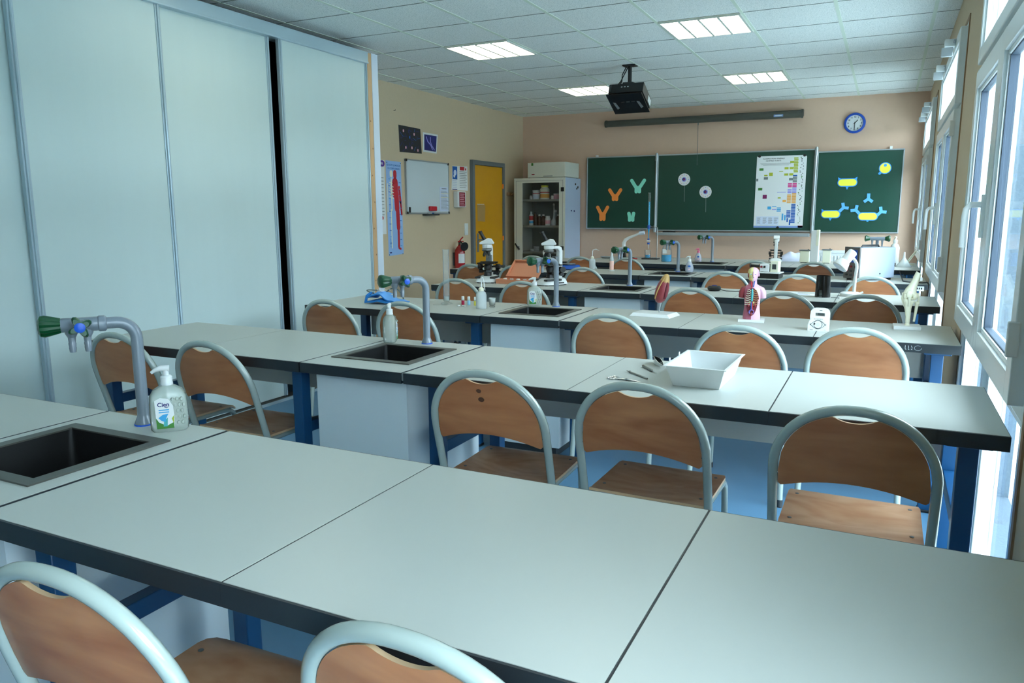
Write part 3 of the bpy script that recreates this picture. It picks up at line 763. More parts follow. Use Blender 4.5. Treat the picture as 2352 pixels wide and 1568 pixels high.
# classification chart
t = thing('classification_chart', 'white wall chart of coloured boxes titled in capitals on the chalkboard', 'chart', (-1.237, YW, 1.6))
PW, PH = .59, .885
b = MB(on_back((-PW / 2, .003, -.435)))
b.prism([(0, 0), (PW, 0), (PW + .004, PH - .02), (PW - .02, PH), (.05, PH), (.03, PH - .015), (.004, PH)], 0, .0012, 'paper')
def pr(px, py):   # chart fractions measured down from the top left
    return px * PW, (1 - py) * PH
def cb(x, y, w_, h_, m):
    u, v = pr(x, y); b.rect(u, v - h_ * PH, u + w_ * PW, v, m, .0018, .0012)
b.text('CLASSIFICATION GENERALE', .0205, .345 * PW, .955 * PH, 'print_black', .0014, bold=.0004); b.text('DES ÊTRES VIVANTS', .0205, .345 * PW, .925 * PH, 'print_black', .0014, bold=.0004)
for k, (x0, x1) in enumerate(((.08, .72), (.1, .7), (.14, .66))): cb(x0, .1 + .013 * k, x1 - x0, .004, 'print_grey')
rows_ = [('print_olive', 10, .03), ('print_blue', 1, .268), ('print_grey', 4, .29), ('print_pink', 3, .378), ('print_lilac', 4, .44), ('print_orange', 7, .515), ('print_blue', 13, .665)]
for m, n_, y0 in rows_:
    for k in range(n_): cb(.755 + .004 * (k % 2) if m == 'print_olive' else .75, y0 + k * .0208, .085, .0165, m)
for (x, y, w_, h_, m) in [(.68, .075, .08, .03, 'print_olive'), (.575, .16, .08, .03, 'print_olive'), (.675, .16, .08, .03, 'print_olive'), (.575, .245, .08, .03, 'print_olive'), (.675, .245, .08, .03, 'print_olive'), (.47, .212, .08, .008, 'print_olive'),
        (.065, .165, .085, .034, 'print_green'), (.17, .258, .07, .02, 'print_olive'), (.27, .23, .075, .045, 'print_olive'), (.165, .29, .085, .034, 'print_grey'), (.012, .31, .04, .036, 'print_grey'), (.675, .308, .08, .034, 'print_grey'), (.06, .44, .085, .034, 'print_green'), (.16, .535, .085, .055, 'print_purple'),
        (.47, .572, .06, .018, 'print_olive'), (.57, .61, .07, .03, 'print_orange'), (.27, .7, .075, .042, 'print_cyan'), (.365, .695, .085, .01, 'print_cyan'), (.365, .738, .085, .01, 'print_lilac'), (.46, .715, .085, .014, 'print_cyan'), (.46, .737, .085, .014, 'print_cyan'), (.46, .758, .085, .014, 'print_cyan'),
        (.57, .8, .03, .095, 'print_cyan'), (.62, .82, .03, .075, 'print_cyan'), (.67, .865, .03, .055, 'print_blue'), (.72, .885, .03, .075, 'print_blue'), (.45, .5, .18, .006, 'print_lilac')]: cb(x, y, w_, h_, m)
for k in range(3): cb(.66, .378 + .0208 * k, .08, .0165, 'print_pink'); cb(.66, .46 + .0208 * k, .08, .0165, 'print_lilac')
for k in range(6): cb(.655, .535 + .0208 * k, .08, .0165, 'print_orange'); cb(.66, .755 + .0208 * k, .082, .0165, 'print_blue') if k < 5 else None
rnd = random.Random(3)
for k in range(46):
    u, v = pr(.875 + .075 * rnd.random(), .03 + .92 * k / 46); b.disc(u, v, .004 + .005 * rnd.random(), rnd.choice(['print_black', 'print_grey', 'print_green', 'print_grey']), .0016, 7, .0012, .003 + .005 * rnd.random())
cb(.05, .84, .46, .12, 'print_light')
for c_ in range(4):
    for k in range(7): u, v = pr(.07 + .115 * c_, .862 + .013 * k); b.rect(u, v, u + (.03 + .02 * rnd.random()), v + .004, 'print_grey', .0022, .0018)
cb(0, .972, 1.0, .028, 'print_band'); cb(.9, .968, .1, .03, 'print_red')
b.build('sheet', t, smooth=False)
for (u, v) in ((-.26, .45), (.27, .445), (.0, -.432)):
    b = MB(on_back((u, .002, v))); b.disc(0, 0, .016, 'black', .007, 14); b.build('magnet', t, smooth=False)
# projection screen case, pull cord, clock
t = thing('projection_screen', 'dark grey rolled up projection screen case above the chalkboard', 'projection screen', (-2.27, YB, 2.545))
b = MB(); b.tube([(-1.24, -.085, .0), (1.24, -.085, -.012)], .042, 'screen_grey', 20); b.box(-1.24, 1.24, -.085, -.004, .0, .042, 'screen_grey'); b.build('case', t, .003)
for s in (-1, 1):
    b = MB(); b.tube([(s * 1.24, -.085, -.006 * (s + 1)), (s * 1.262, -.085, -.006 * (s + 1))], .047, 'screen_grey', 20); b.box(min(s * 1.235, s * 1.262), max(s * 1.235, s * 1.262), -.085, -.001, -.03, .045, 'screen_grey'); b.build('end_cap', t)
b = MB(on_back((.98, -.1285, -.02))); b.rect(-.055, -.014, .055, .014, 'print_band', .002); b.rect(-.04, -.005, .04, .006, 'paper', .003, .002); b.build('sticker', t, smooth=False)
b = MB(); b.tube([(-.005, -.085, -.04), (-.008, -.085, -.075)], .008, 'steel_dull', 8); b.tube([(-.008, -.085, -.075), (-.006, -.08, -.3), (-.004, -.075, -.58)], .003, 'rubber', 6); b.build('pull_cord', t)
t = thing('wall_clock', 'round blue rimmed wall clock showing half past one', 'clock', (-.432, YB, 2.403))
b = MB(on_back((0, -.003, 0))); b.lathe([(.118, 0), (.12, .012), (.114, .026), (.098, .03), (.092, .022), (.092, .012)], 'clock_blue', 40, cap=False); b.disc(0, 0, .115, 'clock_blue', .008, 40); b.build('rim', t)
b = MB(on_back((0, -.003, 0))); b.disc(0, 0, .0925, 'paper', .012, 40, .008)
for k in range(12):
    a = PI / 2 - 2 * PI * (k + 1) / 12; b.text(str(k + 1), .026, .073 * math.cos(a), .073 * math.sin(a) - .009, 'print_black', .0128, bold=.0008)
b.build('dial', t, smooth=False)
for (a, ln, wd) in ((PI / 2 - 2 * PI * 1.5 / 12, .046, .008), (-PI / 2, .072, .006)):
    b = MB(on_back((0, -.003, 0))); b.stroke([(-.012 * math.cos(a), -.012 * math.sin(a)), (ln * math.cos(a), ln * math.sin(a))], wd, 'print_black', .0165 if wd > .007 else .018, .0145 if wd > .007 else .0166); b.build('hand', t, smooth=False)
# radiator under the board
t = thing('radiator', 'white panel radiator low on the back wall under the chalkboard', 'radiator', (-.45, YB, .12))
b = MB(); b.box(-.42, .42, -.10, -.02, 0, .74, 'white_plastic')
for k in range(22): b.box(-.40 + k * .037, -.383 + k * .037, -.108, -.10, .03, .71, 'white_plastic')
b.box(-.42, .42, -.105, -.012, .74, .775, 'white_plastic'); b.build('body', t, .004, smooth=False)
for s in (-.3, .3):
    b = MB(); b.box(s - .02, s + .02, -.05, -.001, -.12, .02, 'mid_grey'); b.build('bracket', t)
b = MB(); b.tube([(-.42, -.06, .70), (-.47, -.06, .70)], .01, 'steel_dull', 10); b.tube([(-.47, -.06, .70), (-.56, -.06, .705)], [.022, .026], 'scope_white', 14); b.build('valve', t)

# ------------------------------------------------------------------ projector
t = thing('projector', 'black ceiling projector hanging tilted from a short black pole', 'projector', (-2.262, 7.15, ZC))
b = MB(); b.box(-.06, .06, -.05, .05, -.012, 0, 'black'); b.tube([(0, 0, -.01), (0, 0, -.165)], .018, 'black', 14); b.build('pole', t)
b = MB(); b.box(-.05, .05, -.06, .06, -.185, -.16, 'dark_grey'); b.box(-.085, .085, -.04, .04, -.205, -.185, 'black'); b.box(-.13, .11, -.05, .02, -.215, -.205, 'dark_grey'); b.build('mount', t, .004)
tl = Matrix.Rotation(math.radians(-26), 4, 'X')
b = MB(Matrix.Translation((0, 0, -.265)) @ tl); b.box(-.165, .165, -.12, .16, -.055, .04, 'black'); b.box(-.165, -.14, -.125, -.12, -.04, .03, 'dark_grey'); 
for k in range(3): b.box(-.05 + k * .03, -.035 + k * .03, -.122, -.12, .0, .008, 'white_plastic')
bo = b.build('body', t, .008)
b = MB(Matrix.Translation((0, 0, -.265)) @ tl); b.tube([(.09, .16, -.01), (.09, .185, -.01)], .035, 'black_gloss', 18); b.build('lens', bo)
b = MB(Matrix.Translation((0, 0, -.265)) @ tl); b.box(.1655, .168, .06, .15, -.04, .02, 'white_plastic'); b.build('sticker', bo)
b = MB(Matrix.Translation((0, 0, -.265)) @ tl); b.box(-.172, .168, -.15, .165, -.094, -.087, 'black_gloss')
for (u, v) in ((-.12, .03), (.11, .03)): b.prism([(u - .02, v - .06), (u + .006, v - .05), (u + .022, v + .04), (u - .004, v + .06)], -.0948, -.094, 'mid_grey')
for k in range(3): b.box(-.06 + .05 * k, -.025 + .05 * k, -.03, -.02, -.0945, -.094, 'dark_grey')
b.build('base_plate', t, .003)
for k, dx in enumerate((-.03, -.012)):
    b = MB(); b.tube([(dx, .0, -.005), (dx - .035, -.03, -.09), (dx - .03 - .03 * k, -.05, -.15), (dx - .06 - .04 * k, -.07, -.2), (dx - .085 - .045 * k, -.09, -.232)], .005, 'black', 8); b.build('cable', t)

# ------------------------------------------------------------------ left wall
def sheet(name, label, cat, y, z, group=None):
    t = thing(name, label, cat, (XL, y, z), 0, group); return t
def corner_pins(b, w_, h_, m='dark_grey'):
    for u in (.012, w_ - .012):
        for v in (.012, h_ - .012): b.disc(u, v, .006, m, .003, 8, .001)
b = MB(on_left((XL, 7.065, 2.02))); b.prism([(0, 0), (.44, .01), (.42, .28), (-.01, .285)], 0, .002, 'print_black')
rnd = random.Random(11)
for k in range(26):
    a = rnd.random() * 6.28; u, v = .05 + .33 * rnd.random(), .03 + .22 * rnd.random(); ln = .03 + .05 * rnd.random()
    b.stroke([(u, v), (min(.41, max(.01, u + ln * math.cos(a))), min(.27, max(.015, v + ln * math.sin(a))))], .005, rnd.choice(['print_navy', 'print_blue', 'print_navy']), .0024 + .00002 * k, .002)
for (u, v) in ((.08, .23), (.29, .21), (.24, .06), (.12, .055), (.36, .04), (.2, .17)): b.disc(u, v, .012, 'print_rose' if u != .2 else 'print_blue', .0034, 10, .002, .016)
tag(b.build('neuron_photo', smooth=False), 'dark photo print of glowing blue nerve cells, larger of the two', 'picture')
b = MB(on_left((XL, 7.535, 2.055))); b.prism([(0, 0), (.29, -.003), (.325, .215), (.005, .215)], 0, .002, 'paper'); b.prism([(.025, .02), (.275, .016), (.298, .195), (.03, .195)], .002, .0026, 'print_navy')
for s in (0, 1): b.stroke([(.07 + .09 * s, .17), (.1 + .06 * s, .12), (.16 + .02 * s, .085), (.2 + .04 * s, .035)], .014, 'print_lilac', .0032, .0026)
tag(b.build('chromosome_photo', smooth=False), 'small white bordered dark photo print right of the larger one', 'picture')
def muscle_figure(b, ox, oy, s, bone, flesh, h=.0016, h0=.0012):
    s = s * 1.0
    def c(a, d, r, m, hh=h): b.prism(capsule((ox + a[0] * s, oy + a[1] * s), (ox + d[0] * s, oy + d[1] * s), r * s, 6), h0, hh, m)
    c((0, .92), (0, .96), .035, flesh); c((0, .7), (0, .84), .06, flesh); c((.03, .52), (.02, .7), .05, flesh, h + .0001); c((.085, .78), (.11, .6), .022, flesh); c((.11, .6), (.13, .45), .018, flesh); c((.04, .5), (.05, .28), .038, flesh, h + .0002); c((.05, .27), (.05, .04), .022, flesh); c((.05, .02), (.09, .01), .014, flesh)
    c((-.08, .93), (-.08, .96), .03, bone); c((-.08, .5), (-.08, .88), .012, bone, h + .0002)
    for k in range(6): c((-.12, .84 - .035 * k), (-.04, .82 - .035 * k), .006, bone, h + .00005 * k)
    c((-.1, .5), (-.1, .27), .012, bone); c((-.1, .26), (-.1, .03), .01, bone); c((-.16, .82), (-.17, .48), .008, bone)
b = MB(on_left((XL, 6.805, .908))); b.prism([(0, 0), (.285, .01), (.275, 1.005), (-.008, 1.01)], 0, .0012, 'paper_blue')
b.text('LES OS ET LES MUSCLES', .0245, .135, .955, 'print_blue', .0016, bold=.0006); b.text('DU CORPS HUMAIN', .0245, .135, .92, 'print_blue', .0016, bold=.0006)
muscle_figure(b, .155, .06, .86, 'bone', 'print_red')
for k in range(22):
    v = .1 + .034 * k; u = .03 if k % 2 else .225
    b.rect(u, v, u + .035, v + .006, 'print_blue' if k % 3 else 'print_cyan', .0017, .0012)
for k in range(5): b.disc(.045, .1 + .02 * k, .008, 'print_cyan', .0016, 8, .0012)
b.rect(.02, .028, .06, .04, 'print_navy', .0017, .0012); corner_pins(b, .28, 1.0)
tag(b.build('anatomy_poster', smooth=False), 'tall narrow blue poster of a skeleton and red muscles', 'poster')
b = MB(on_left((XL, 6.40, 1.145))); b.rect(0, 0, .375, .77, 'paper', .0012)
b.prism(capsule((.05, .735), (.345, .735), .032, 8), .0012, .0016, 'print_violet'); b.text('LA CIRCULATION', .036, .2, .723, 'paper', .0019, bold=.0008)
muscle_figure(b, .2, .03, .68, 'print_rose', 'print_rose')
for k in range(12): b.rect(.30, .2 + .035 * k, .35, .206 + .035 * k, 'print_grey', .0017, .0012)
for (u, v, r) in ((.255, .40, .03), (.24, .36, .03), (.31, .17, .02)): b.disc(u, v, r, 'print_red', .0019, 12, .0012)
tag(b.build('circulation_poster', smooth=False), 'white poster with purple heading half hidden behind the closet end', 'poster')
t = thing('whiteboard', 'small framed whiteboard between the blue poster and the yellow door', 'whiteboard', (XL, 7.61, 1.655))
b = MB(on_left((0, 0, 0))); b.rect(-.45, -.285, .45, .285, 'white_board', .014); b.build('writing_surface', t, smooth=False)
b = MB(on_left())
for q in ((-.462, -.30, .462, -.285), (-.462, .285, .462, .30), (-.462, -.285, -.447, .285), (.447, -.285, .462, .285)): b.box(q[0], q[2], q[1], q[3], 0, .02, 'alu')
for (u, v) in ((-.462, -.3), (.435, -.3), (-.462, .273), (.435, .273)): b.box(u, u + .027, v, v + .027, 0, .0235, 'black')
b.build('frame', t, .002, smooth=False)
b = MB(on_left()); b.box(-.12, .17, -.318, -.301, 0, .055, 'dark_grey'); b.build('pen_tray', t, .003, smooth=False)
b = MB(on_left((XL + .015, 8.015, 1.385))); b.rect(-.16, 0, .03, .285, 'print_light', .0012); b.rect(-.115, .262, -.005, .268, 'print_black', .0016, .0012)
for k in range(15): b.rect(-.135, .235 - k * .015, -.005 + .02 * (k % 3), .239 - k * .015, 'print_yellow' if k in (2, 5) else 'print_grey', .0016, .0012)
tag(b.build('notice_sheet', smooth=False), 'printed sheet stuck to the lower right of the whiteboard', 'notice')
b = MB(on_left((XL + .0155, 7.61, 1.388))); b.box(-.01, .13, .0, .055, 0, .035, 'red_plastic'); tag(b.build('whiteboard_eraser', bevel=.008), 'red whiteboard eraser stuck to the board above its pen tray', 'eraser')
b = MB(on_left((XL + .0155, 7.205, 1.40))); b.box(-.012, .012, -.03, .03, 0, .012, 'black'); tag(b.build('board_magnet', bevel=.002), 'small black magnet in the lower left of the whiteboard', 'magnet')
t = thing('marker_pen', 'blue capped white marker lying in the whiteboard pen tray', 'marker', (XL + .036, 7.56, 1.362))
b = MB(); b.tube([(0, 0, 0), (0, .075, 0)], .0065, 'white_plastic', 10); b.build('barrel', t); b = MB(); b.tube([(0, .075, 0), (0, .12, 0)], .0068, 'print_blue', 10); b.build('cap', t)
b = MB(on_left((XL, 8.155, 1.642))); b.prism([(0, 0), (.405, 0), (.40, .30), (.03, .29)], 0, .002, 'paper'); b.rect(.03, .13, .145, .285, 'print_blue', .0026, .002); b.disc(.09, .21, .035, 'print_light', .003, 12, .002); b.disc(.07, .17, .02, 'paper', .0031, 10, .002)
b.rect(.21, .245, .32, .288, 'print_red', .0026, .002); b.disc(.355, .262, .016, 'print_red', .0026, 8, .002)
for k in range(10): b.rect(.2, .225 - .021 * k, .38 - .03 * (k % 2), .23 - .021 * k, 'print_grey', .0025, .002)
for k in range(5): b.rect(.03, .11 - .02 * k, .13, .114 - .02 * k, 'print_band', .0025, .002)
b.rect(.02, .004, .14, .014, 'print_navy', .0026, .002)
tag(b.build('safety_notice', smooth=False), 'white safety notice with blue and red headings beside the yellow door', 'notice')
t = thing('alarm_box', 'white box with red instruction panel under the safety notice', 'alarm box', (XL, 8.30, 1.53))
b = MB(on_left()); b.box(-.10, .105, -.098, .098, 0, .06, 'white_plastic'); b.build('housing', t, .005, smooth=False)
b = MB(on_left((.0605, 0, 0))); b.rect(-.06, -.085, .085, .085, 'print_maroon', .001)
for k in range(7): b.rect(-.045, .06 - .022 * k, .07 - .02 * (k % 2), .068 - .022 * k, 'print_rose', .0015, .001)
b.build('instruction_panel', t, smooth=False)
t = thing('light_switch', 'white vertical light switch plate left of the yellow door', 'light switch', (XL, 8.50, 1.16))
b = MB(on_left()); b.box(-.042, .042, -.075, .075, 0, .010, 'white_plastic'); b.build('plate', t, .002, smooth=False)
for s in (-.036, .036):
    b = MB(on_left()); b.box(-.022, .022, s - .028, s + .028, .010, .015, 'pvc'); b.build('rocker', t, .002, smooth=False)
b = MB(on_left((XL, 6.975, 2.43))); b.tube([(0, .012, 0), (0, .012, .02), (0, .024, .022)], .003, 'dark_grey', 8); tag(b.build('wall_nail'), 'small dark nail high in the beige wall above the nerve cell photo', 'nail')
b = MB(); b.box(XL + .001, XL + .05, 9.66, 9.78, 1.60, 1.645, 'casing'); b.tube([(XL + .05, 9.72, 1.615), (XL + .09, 9.72, 1.63)], .008, 'casing', 8); tag(b.build('coat_hook', bevel=.004), 'brown wooden coat hook on the wall in the corner beside the cabinet', 'coat hook')
# fire extinguisher
t = thing('fire_extinguisher', 'red fire extinguisher with black horn hung on the beige wall', 'fire extinguisher', (XL + .085, 8.19, .52))
b = MB(); b.lathe([(.058, 0), (.064, .012), (.064, .36), (.058, .395), (.036, .43), (.022, .445), (.022, .46)], 'ext_red', 28); b.build('cylinder', t)
b = MB(); an = [math.radians(-75 + 8 * k) for k in range(11)]
b.grid(lambda u, v, k: ((.0648 - .0006 * k) * math.cos(an[round(u * 10)]), (.0648 - .0006 * k) * math.sin(an[round(u * 10)]), .235 + .115 * v), 10, 1, 'paper'); b.build('label_band', t)
b = MB(); b.lathe([(.016, .455), (.016, .49)], 'black', 14); b.box(-.015, .015, -.02, .075, .49, .502, 'ext_red'); b.tube([(0, .0, .505), (0, .04, .53), (0, .08, .548)], .008, 'ext_red', 8); b.build('valve', t, .002)
b = MB(); b.tube([(.01, -.015, .48), (.05, -.06, .50), (.078, -.07, .47)], .009, 'black', 10); b.tube([(.06, -.05, .45), (.075, -.062, .448), (.115, -.085, .44)], [.018, .03, .055], 'black', 20); b.build('horn', t)
b = MB(); b.box(-.084, -.064, -.03, .03, .2, .36, 'dark_grey'); b.build('bracket', t)
# door in the left wall
d = bpy.data.objects.new('door_1', None); C.objects.link(d); d.location = (XL, 9.08, 0); tag(d, kind='structure')
b = MB(); b.box(0, .03, -.40, .395, .006, 1.97, 'door_yellow'); dl = b.build('door_leaf', d, .003, smooth=False)
b = MB(); b.box(0, .045, -.46, -.402, 0, 2.03, 'door_grey'); b.box(0, .045, .397, .45, 0, 2.03, 'door_grey'); b.box(0, .045, -.402, .397, 1.973, 2.03, 'door_grey'); b.build('door_frame', d, .003, smooth=False)
b = MB(); b.box(.03, .036, -.345, -.30, .86, 1.10, 'door_grey'); b.tube([(.034, -.322, 1.02), (.075, -.322, 1.02), (.078, -.30, 1.02), (.078, -.20, 1.02)], .009, 'door_grey', 10); b.build('door_handle', dl)
for z in (.5, 1.02, 1.72):
    b = MB(); b.tube([(.04, .397, z - .03), (.04, .397, z + .03)], .010, 'foam_orange', 10); b.build('hinge', d)
b = MB(M_from((XL + .0305, 8.74, 1.26), UY, UZ, UX)); b.prism([(.02, 0), (.22, -.01), (.235, .20), (.01, .22)], 0, .001, 'tan'); b.rect(.012, .213, .2, .219, 'paper', .0016, .001); tag(b.build('door_notice', smooth=False), 'tan paper sheet taped to the yellow door', 'notice')

# ------------------------------------------------------------------ glass fronted cabinet
CX0, CX1, CY0, CY1, CZ = -4.66, -3.905, 9.60, 10.18, 1.83
t = thing('storage_cabinet', 'tall off-white metal cabinet with glass door beside the chalkboard', 'cabinet', ((CX0 + CX1) / 2, CY0, 0))
L = Matrix.Translation((-(CX0 + CX1) / 2, -CY0, 0))
b = MB(L); b.box(CX0, CX0 + .02, CY0 + .02, CY1, 0, CZ, 'cabinet_white'); b.box(CX1 - .02, CX1, CY0 + .02, CY1, 0, CZ, 'scope_white'); b.box(CX0 + .02, CX1 - .02, CY0 + .02, CY1, CZ - .02, CZ, 'cabinet_white'); b.box(CX0 + .02, CX1 - .02, CY0 + .02, CY1, 0, .06, 'cabinet_white'); b.box(CX0 + .02, CX1 - .02, CY1 - .02, CY1, .06, CZ - .02, 'cabinet_in'); b.build('carcass', t, smooth=False)
for z in (.83, 1.19, 1.545):
    b = MB(L); b.box(CX0 + .02, CX1 - .02, CY0 + .05, CY1 - .02, z - .028, z, 'cabinet_in'); b.build('shelf', t, smooth=False)
b = MB(L); gx0, gx1, gz0, gz1 = CX0 + .125, CX1 - .085, .2, 1.765
for q in ((CX0, gx0, 0.02, CZ), (gx1, CX1, .02, CZ), (gx0, gx1, .02, gz0), (gx0, gx1, gz1, CZ)): b.box(q[0], q[1], CY0, CY0 + .018, q[2], q[3], 'cabinet_white')
d = b.build('door', t, smooth=False)
b = MB(L)
for q in ((CX0 + .03, CX1 - .03, CZ - .04, CZ - .036), (CX0 + .028, CX0 + .032, .05, CZ - .036), (CX1 - .032, CX1 - .028, .05, CZ - .036)): b.box(q[0], q[1], CY0 - .0012, CY0, q[2], q[3], 'mid_grey')
b.build('door_seam', d, smooth=False)
b = MB(L); b.box(gx0, gx1, CY0 + .006, CY0 + .011, gz0, gz1, 'cabinet_glass'); b.build('pane', d, smooth=False)
b = MB(L); b.tube([(CX0 + .02, CY0 - .012, .94), (CX0 + .055, CY0 - .022, .90), (CX0 + .085, CY0 - .012, .86)], .011, 'black', 10); b.lathe([(.02, 0), (.02, .012)], 'black', 12, (CX0 + .06, CY0 - .002, .89)); b.build('door_handle', d)
for z in (.86, 1.645):
    b = MB(L); b.box(CX1 - .055, CX1 - .012, CY0 - .012, CY0, z, z + .055, 'black'); b.build('hinge', d, .002)
for (yy, zz, r) in ((9.98, 1.75, .013), (10.07, 1.71, .016), (10.03, 1.69, .013), (9.83, 1.39, .010), (9.94, 1.385, .011)):
    b = MB(M_from((CX1, yy, zz), UY, UZ, UX)); b.disc(0, 0, r, 'print_navy' if zz < 1.5 else 'black', .008, 12); tag(b.build('round_magnet', smooth=False), {9.98: 'black magnet on the cabinet side, highest of the three at the top', 10.07: 'black magnet nearest the wall at the cabinet top', 10.03: 'black magnet lowest of the three at the cabinet top', 9.83: 'dark blue magnet midway on the cabinet side, nearer the door', 9.94: 'dark blue magnet midway on the cabinet side, nearer the wall'}[yy], 'magnet', 'magnets on the cabinet side')
def bottle(name, label, x, y, z, prof, m, cap=None, cprof=None, band=None, group='bottles in the glass cabinet', cat='bottle'):
    t = thing(name, label, cat, (x, y, z), 0, group)
    b = MB(); b.lathe(prof, m, 18); b.build('body', t)
    if cap: b = MB(); b.lathe(cprof, cap, 18); b.build('cap', t)
    for (r, z0, z1, mm) in band or []:
        b = MB(); b.loft([(0, 0, z0, r, r), (0, 0, z1, r, r)], mm, 18, cap=False); b.build('label_band', t)
    return t
def jar(r, h, n=.7): return [(r * .95, 0), (r, .006), (r, h * .72), (r * n, h * .84), (r * n, h * .86)]
def jcap(r, h, n=.7): return [(r * n * 1.1, h * .86), (r * n * 1.1, h * .99), (r * n, h)]
yc = 9.78
def bt(label, px, z, r, h, m, capm, n=.7, band=None, name='reagent_bottle'):
    x = CX0 + .755 * (px - 1178) / 118 + .03
    bottle(name, label, x, yc, z, jar(r, h, n), m, capm, jcap(r, h, n), band)
S1, S2, S3 = 1.5455, 1.1905, .8305
bt('small white jar at the left end of the top cabinet shelf', 1201, S1, .024, .055, 'white_plastic', 'white_plastic')
bt('white jar with red and blue label on the top cabinet shelf', 1213, S1, .05, .125, 'white_plastic', 'white_plastic', .95, [(.0505, .075, .085, 'print_red'), (.0504, .01, .06, 'print_light')])
bt('large cream bottle with yellow cap on the top cabinet shelf', 1233, S1, .066, .19, 'cream', 'foam_yellow', .68, [(.0665, .09, .1, 'print_red'), (.0664, .02, .07, 'print_orange')])
bt('small white jar with pink label beside the capped tub', 1251, S1, .022, .05, 'white_plastic', 'white_plastic')
bt('low white tub with pink label on the top cabinet shelf', 1261, S1, .042, .075, 'print_rose', 'white_plastic', .98)
bt('plain cream bottle at the right end of the top cabinet shelf', 1275.5, S1, .042, .155, 'cream', 'print_maroon', .8)
bt('clear bottle with red label at the left end of the middle shelf', 1201, S2, .03, .19, 'white_plastic', 'white_plastic', .4, [(.0305, .07, .13, 'print_red'), (.0305, .03, .06, 'print_cyan')])
bt('brown glass bottle with dark cap on the middle shelf', 1211.5, S2, .030, .185, 'brown_glass', 'black', .45)
bt('brown glass bottle with white cap, left of the pair', 1221, S2, .028, .15, 'brown_glass', 'white_plastic', .5)
bt('brown glass bottle with white cap, next to the white jar', 1230, S2, .029, .15, 'brown_glass', 'white_plastic', .5)
bt('white jar with red and blue label on the middle shelf', 1240.5, S2, .038, .13, 'white_plastic', 'white_plastic', .75, [(.0385, .02, .07, 'print_rose')])
bt('dark bottle behind the volumetric flask on the middle shelf', 1264, S2, .022, .15, 'brown_glass', 'white_plastic', .45)
bt('cream bottle with orange label at the right of the middle shelf', 1275, S2, .040, .185, 'cream', 'white_plastic', .4, [(.0425, .02, .10, 'print_orange')])
def xs(px): return CX0 + .755 * (px - 1178) / 118 + .03
t = thing('volumetric_flask', 'clear long necked flask on the middle cabinet shelf', 'flask', (xs(1254.5), yc, S2), 0, 'bottles in the glass cabinet'); b = MB(); b.lathe([(.035, 0), (.045, .02), (.04, .06), (.014, .10), (.0095, .14), (.0095, .27)], 'milky', 18); b.build('body', t); b = MB(); b.lathe([(.012, .27), (.014, .285), (.006, .30)], 'white_plastic', 12); b.build('stopper', t)
t = thing('conical_flask', 'clear stoppered flask left of the long necked flask', 'flask', (xs(1248), yc + .16, S2), 0, 'bottles in the glass cabinet'); b = MB(); b.lathe([(.04, 0), (.045, .01), (.016, .13), (.016, .18)], 'milky', 18); b.build('body', t); b = MB(); b.lathe([(.018, .18), (.02, .205), (.008, .215)], 'white_plastic', 12); b.build('stopper', t)
b = MB(); b.lathe([(.035, 0), (.04, .01), (.04, .06), (.034, .06), (.034, .008)], 'print_navy', 18, cap=True); tag(b.build('small_bowl', loc=(xs(1280), yc + .13, S2)), 'dark blue bowl at the right end of the middle shelf', 'bowl', 'bottles in the glass cabinet')
for px, n_, l in ((1205, 2, 'glass dish in the short stack at the left of the lower shelf'), (1213.5, 4, 'glass dish in the taller stack on the lower cabinet shelf')):
    b = MB(); b.lathe([(.036, 0), (.046, .015), (.043, .016), (.033, .003)], 'milky', 18); d0 = b.build('glass_dish'); tag(d0, l, 'dish', 'stacked glass dishes in the cabinet')
    for k in range(n_):
        o = d0 if k == 0 else d0.copy()
        if k: C.objects.link(o)
        o.location = (xs(px), yc, S3 + .0175 * k)
t = thing('metal_case', 'off-white metal box on top of the storage cabinet', 'box', (-4.2, 9.66, CZ + .001), math.radians(-2)); b = MB(); b.box(-.29, .28, 0, .46, .006, .205, 'cabinet_white'); b.build('housing', t, .008, smooth=False)
for s in ((-.27, .02), (.26, .02), (-.27, .44), (.26, .44)): b = MB(); b.lathe([(.012, 0), (.012, .006)], 'black', 10, (s[0], s[1], 0)); b.build('foot', t)
b = MB(on_back((0, -.0002, 0))); b.rect(-.23, .165, -.2, .2, 'print_green', .002); b.rect(-.225, .04, -.18, .055, 'print_maroon', .002); b.rect(-.05, .018, .09, .028, 'mid_grey', .001); b.build('badge', t, smooth=False)

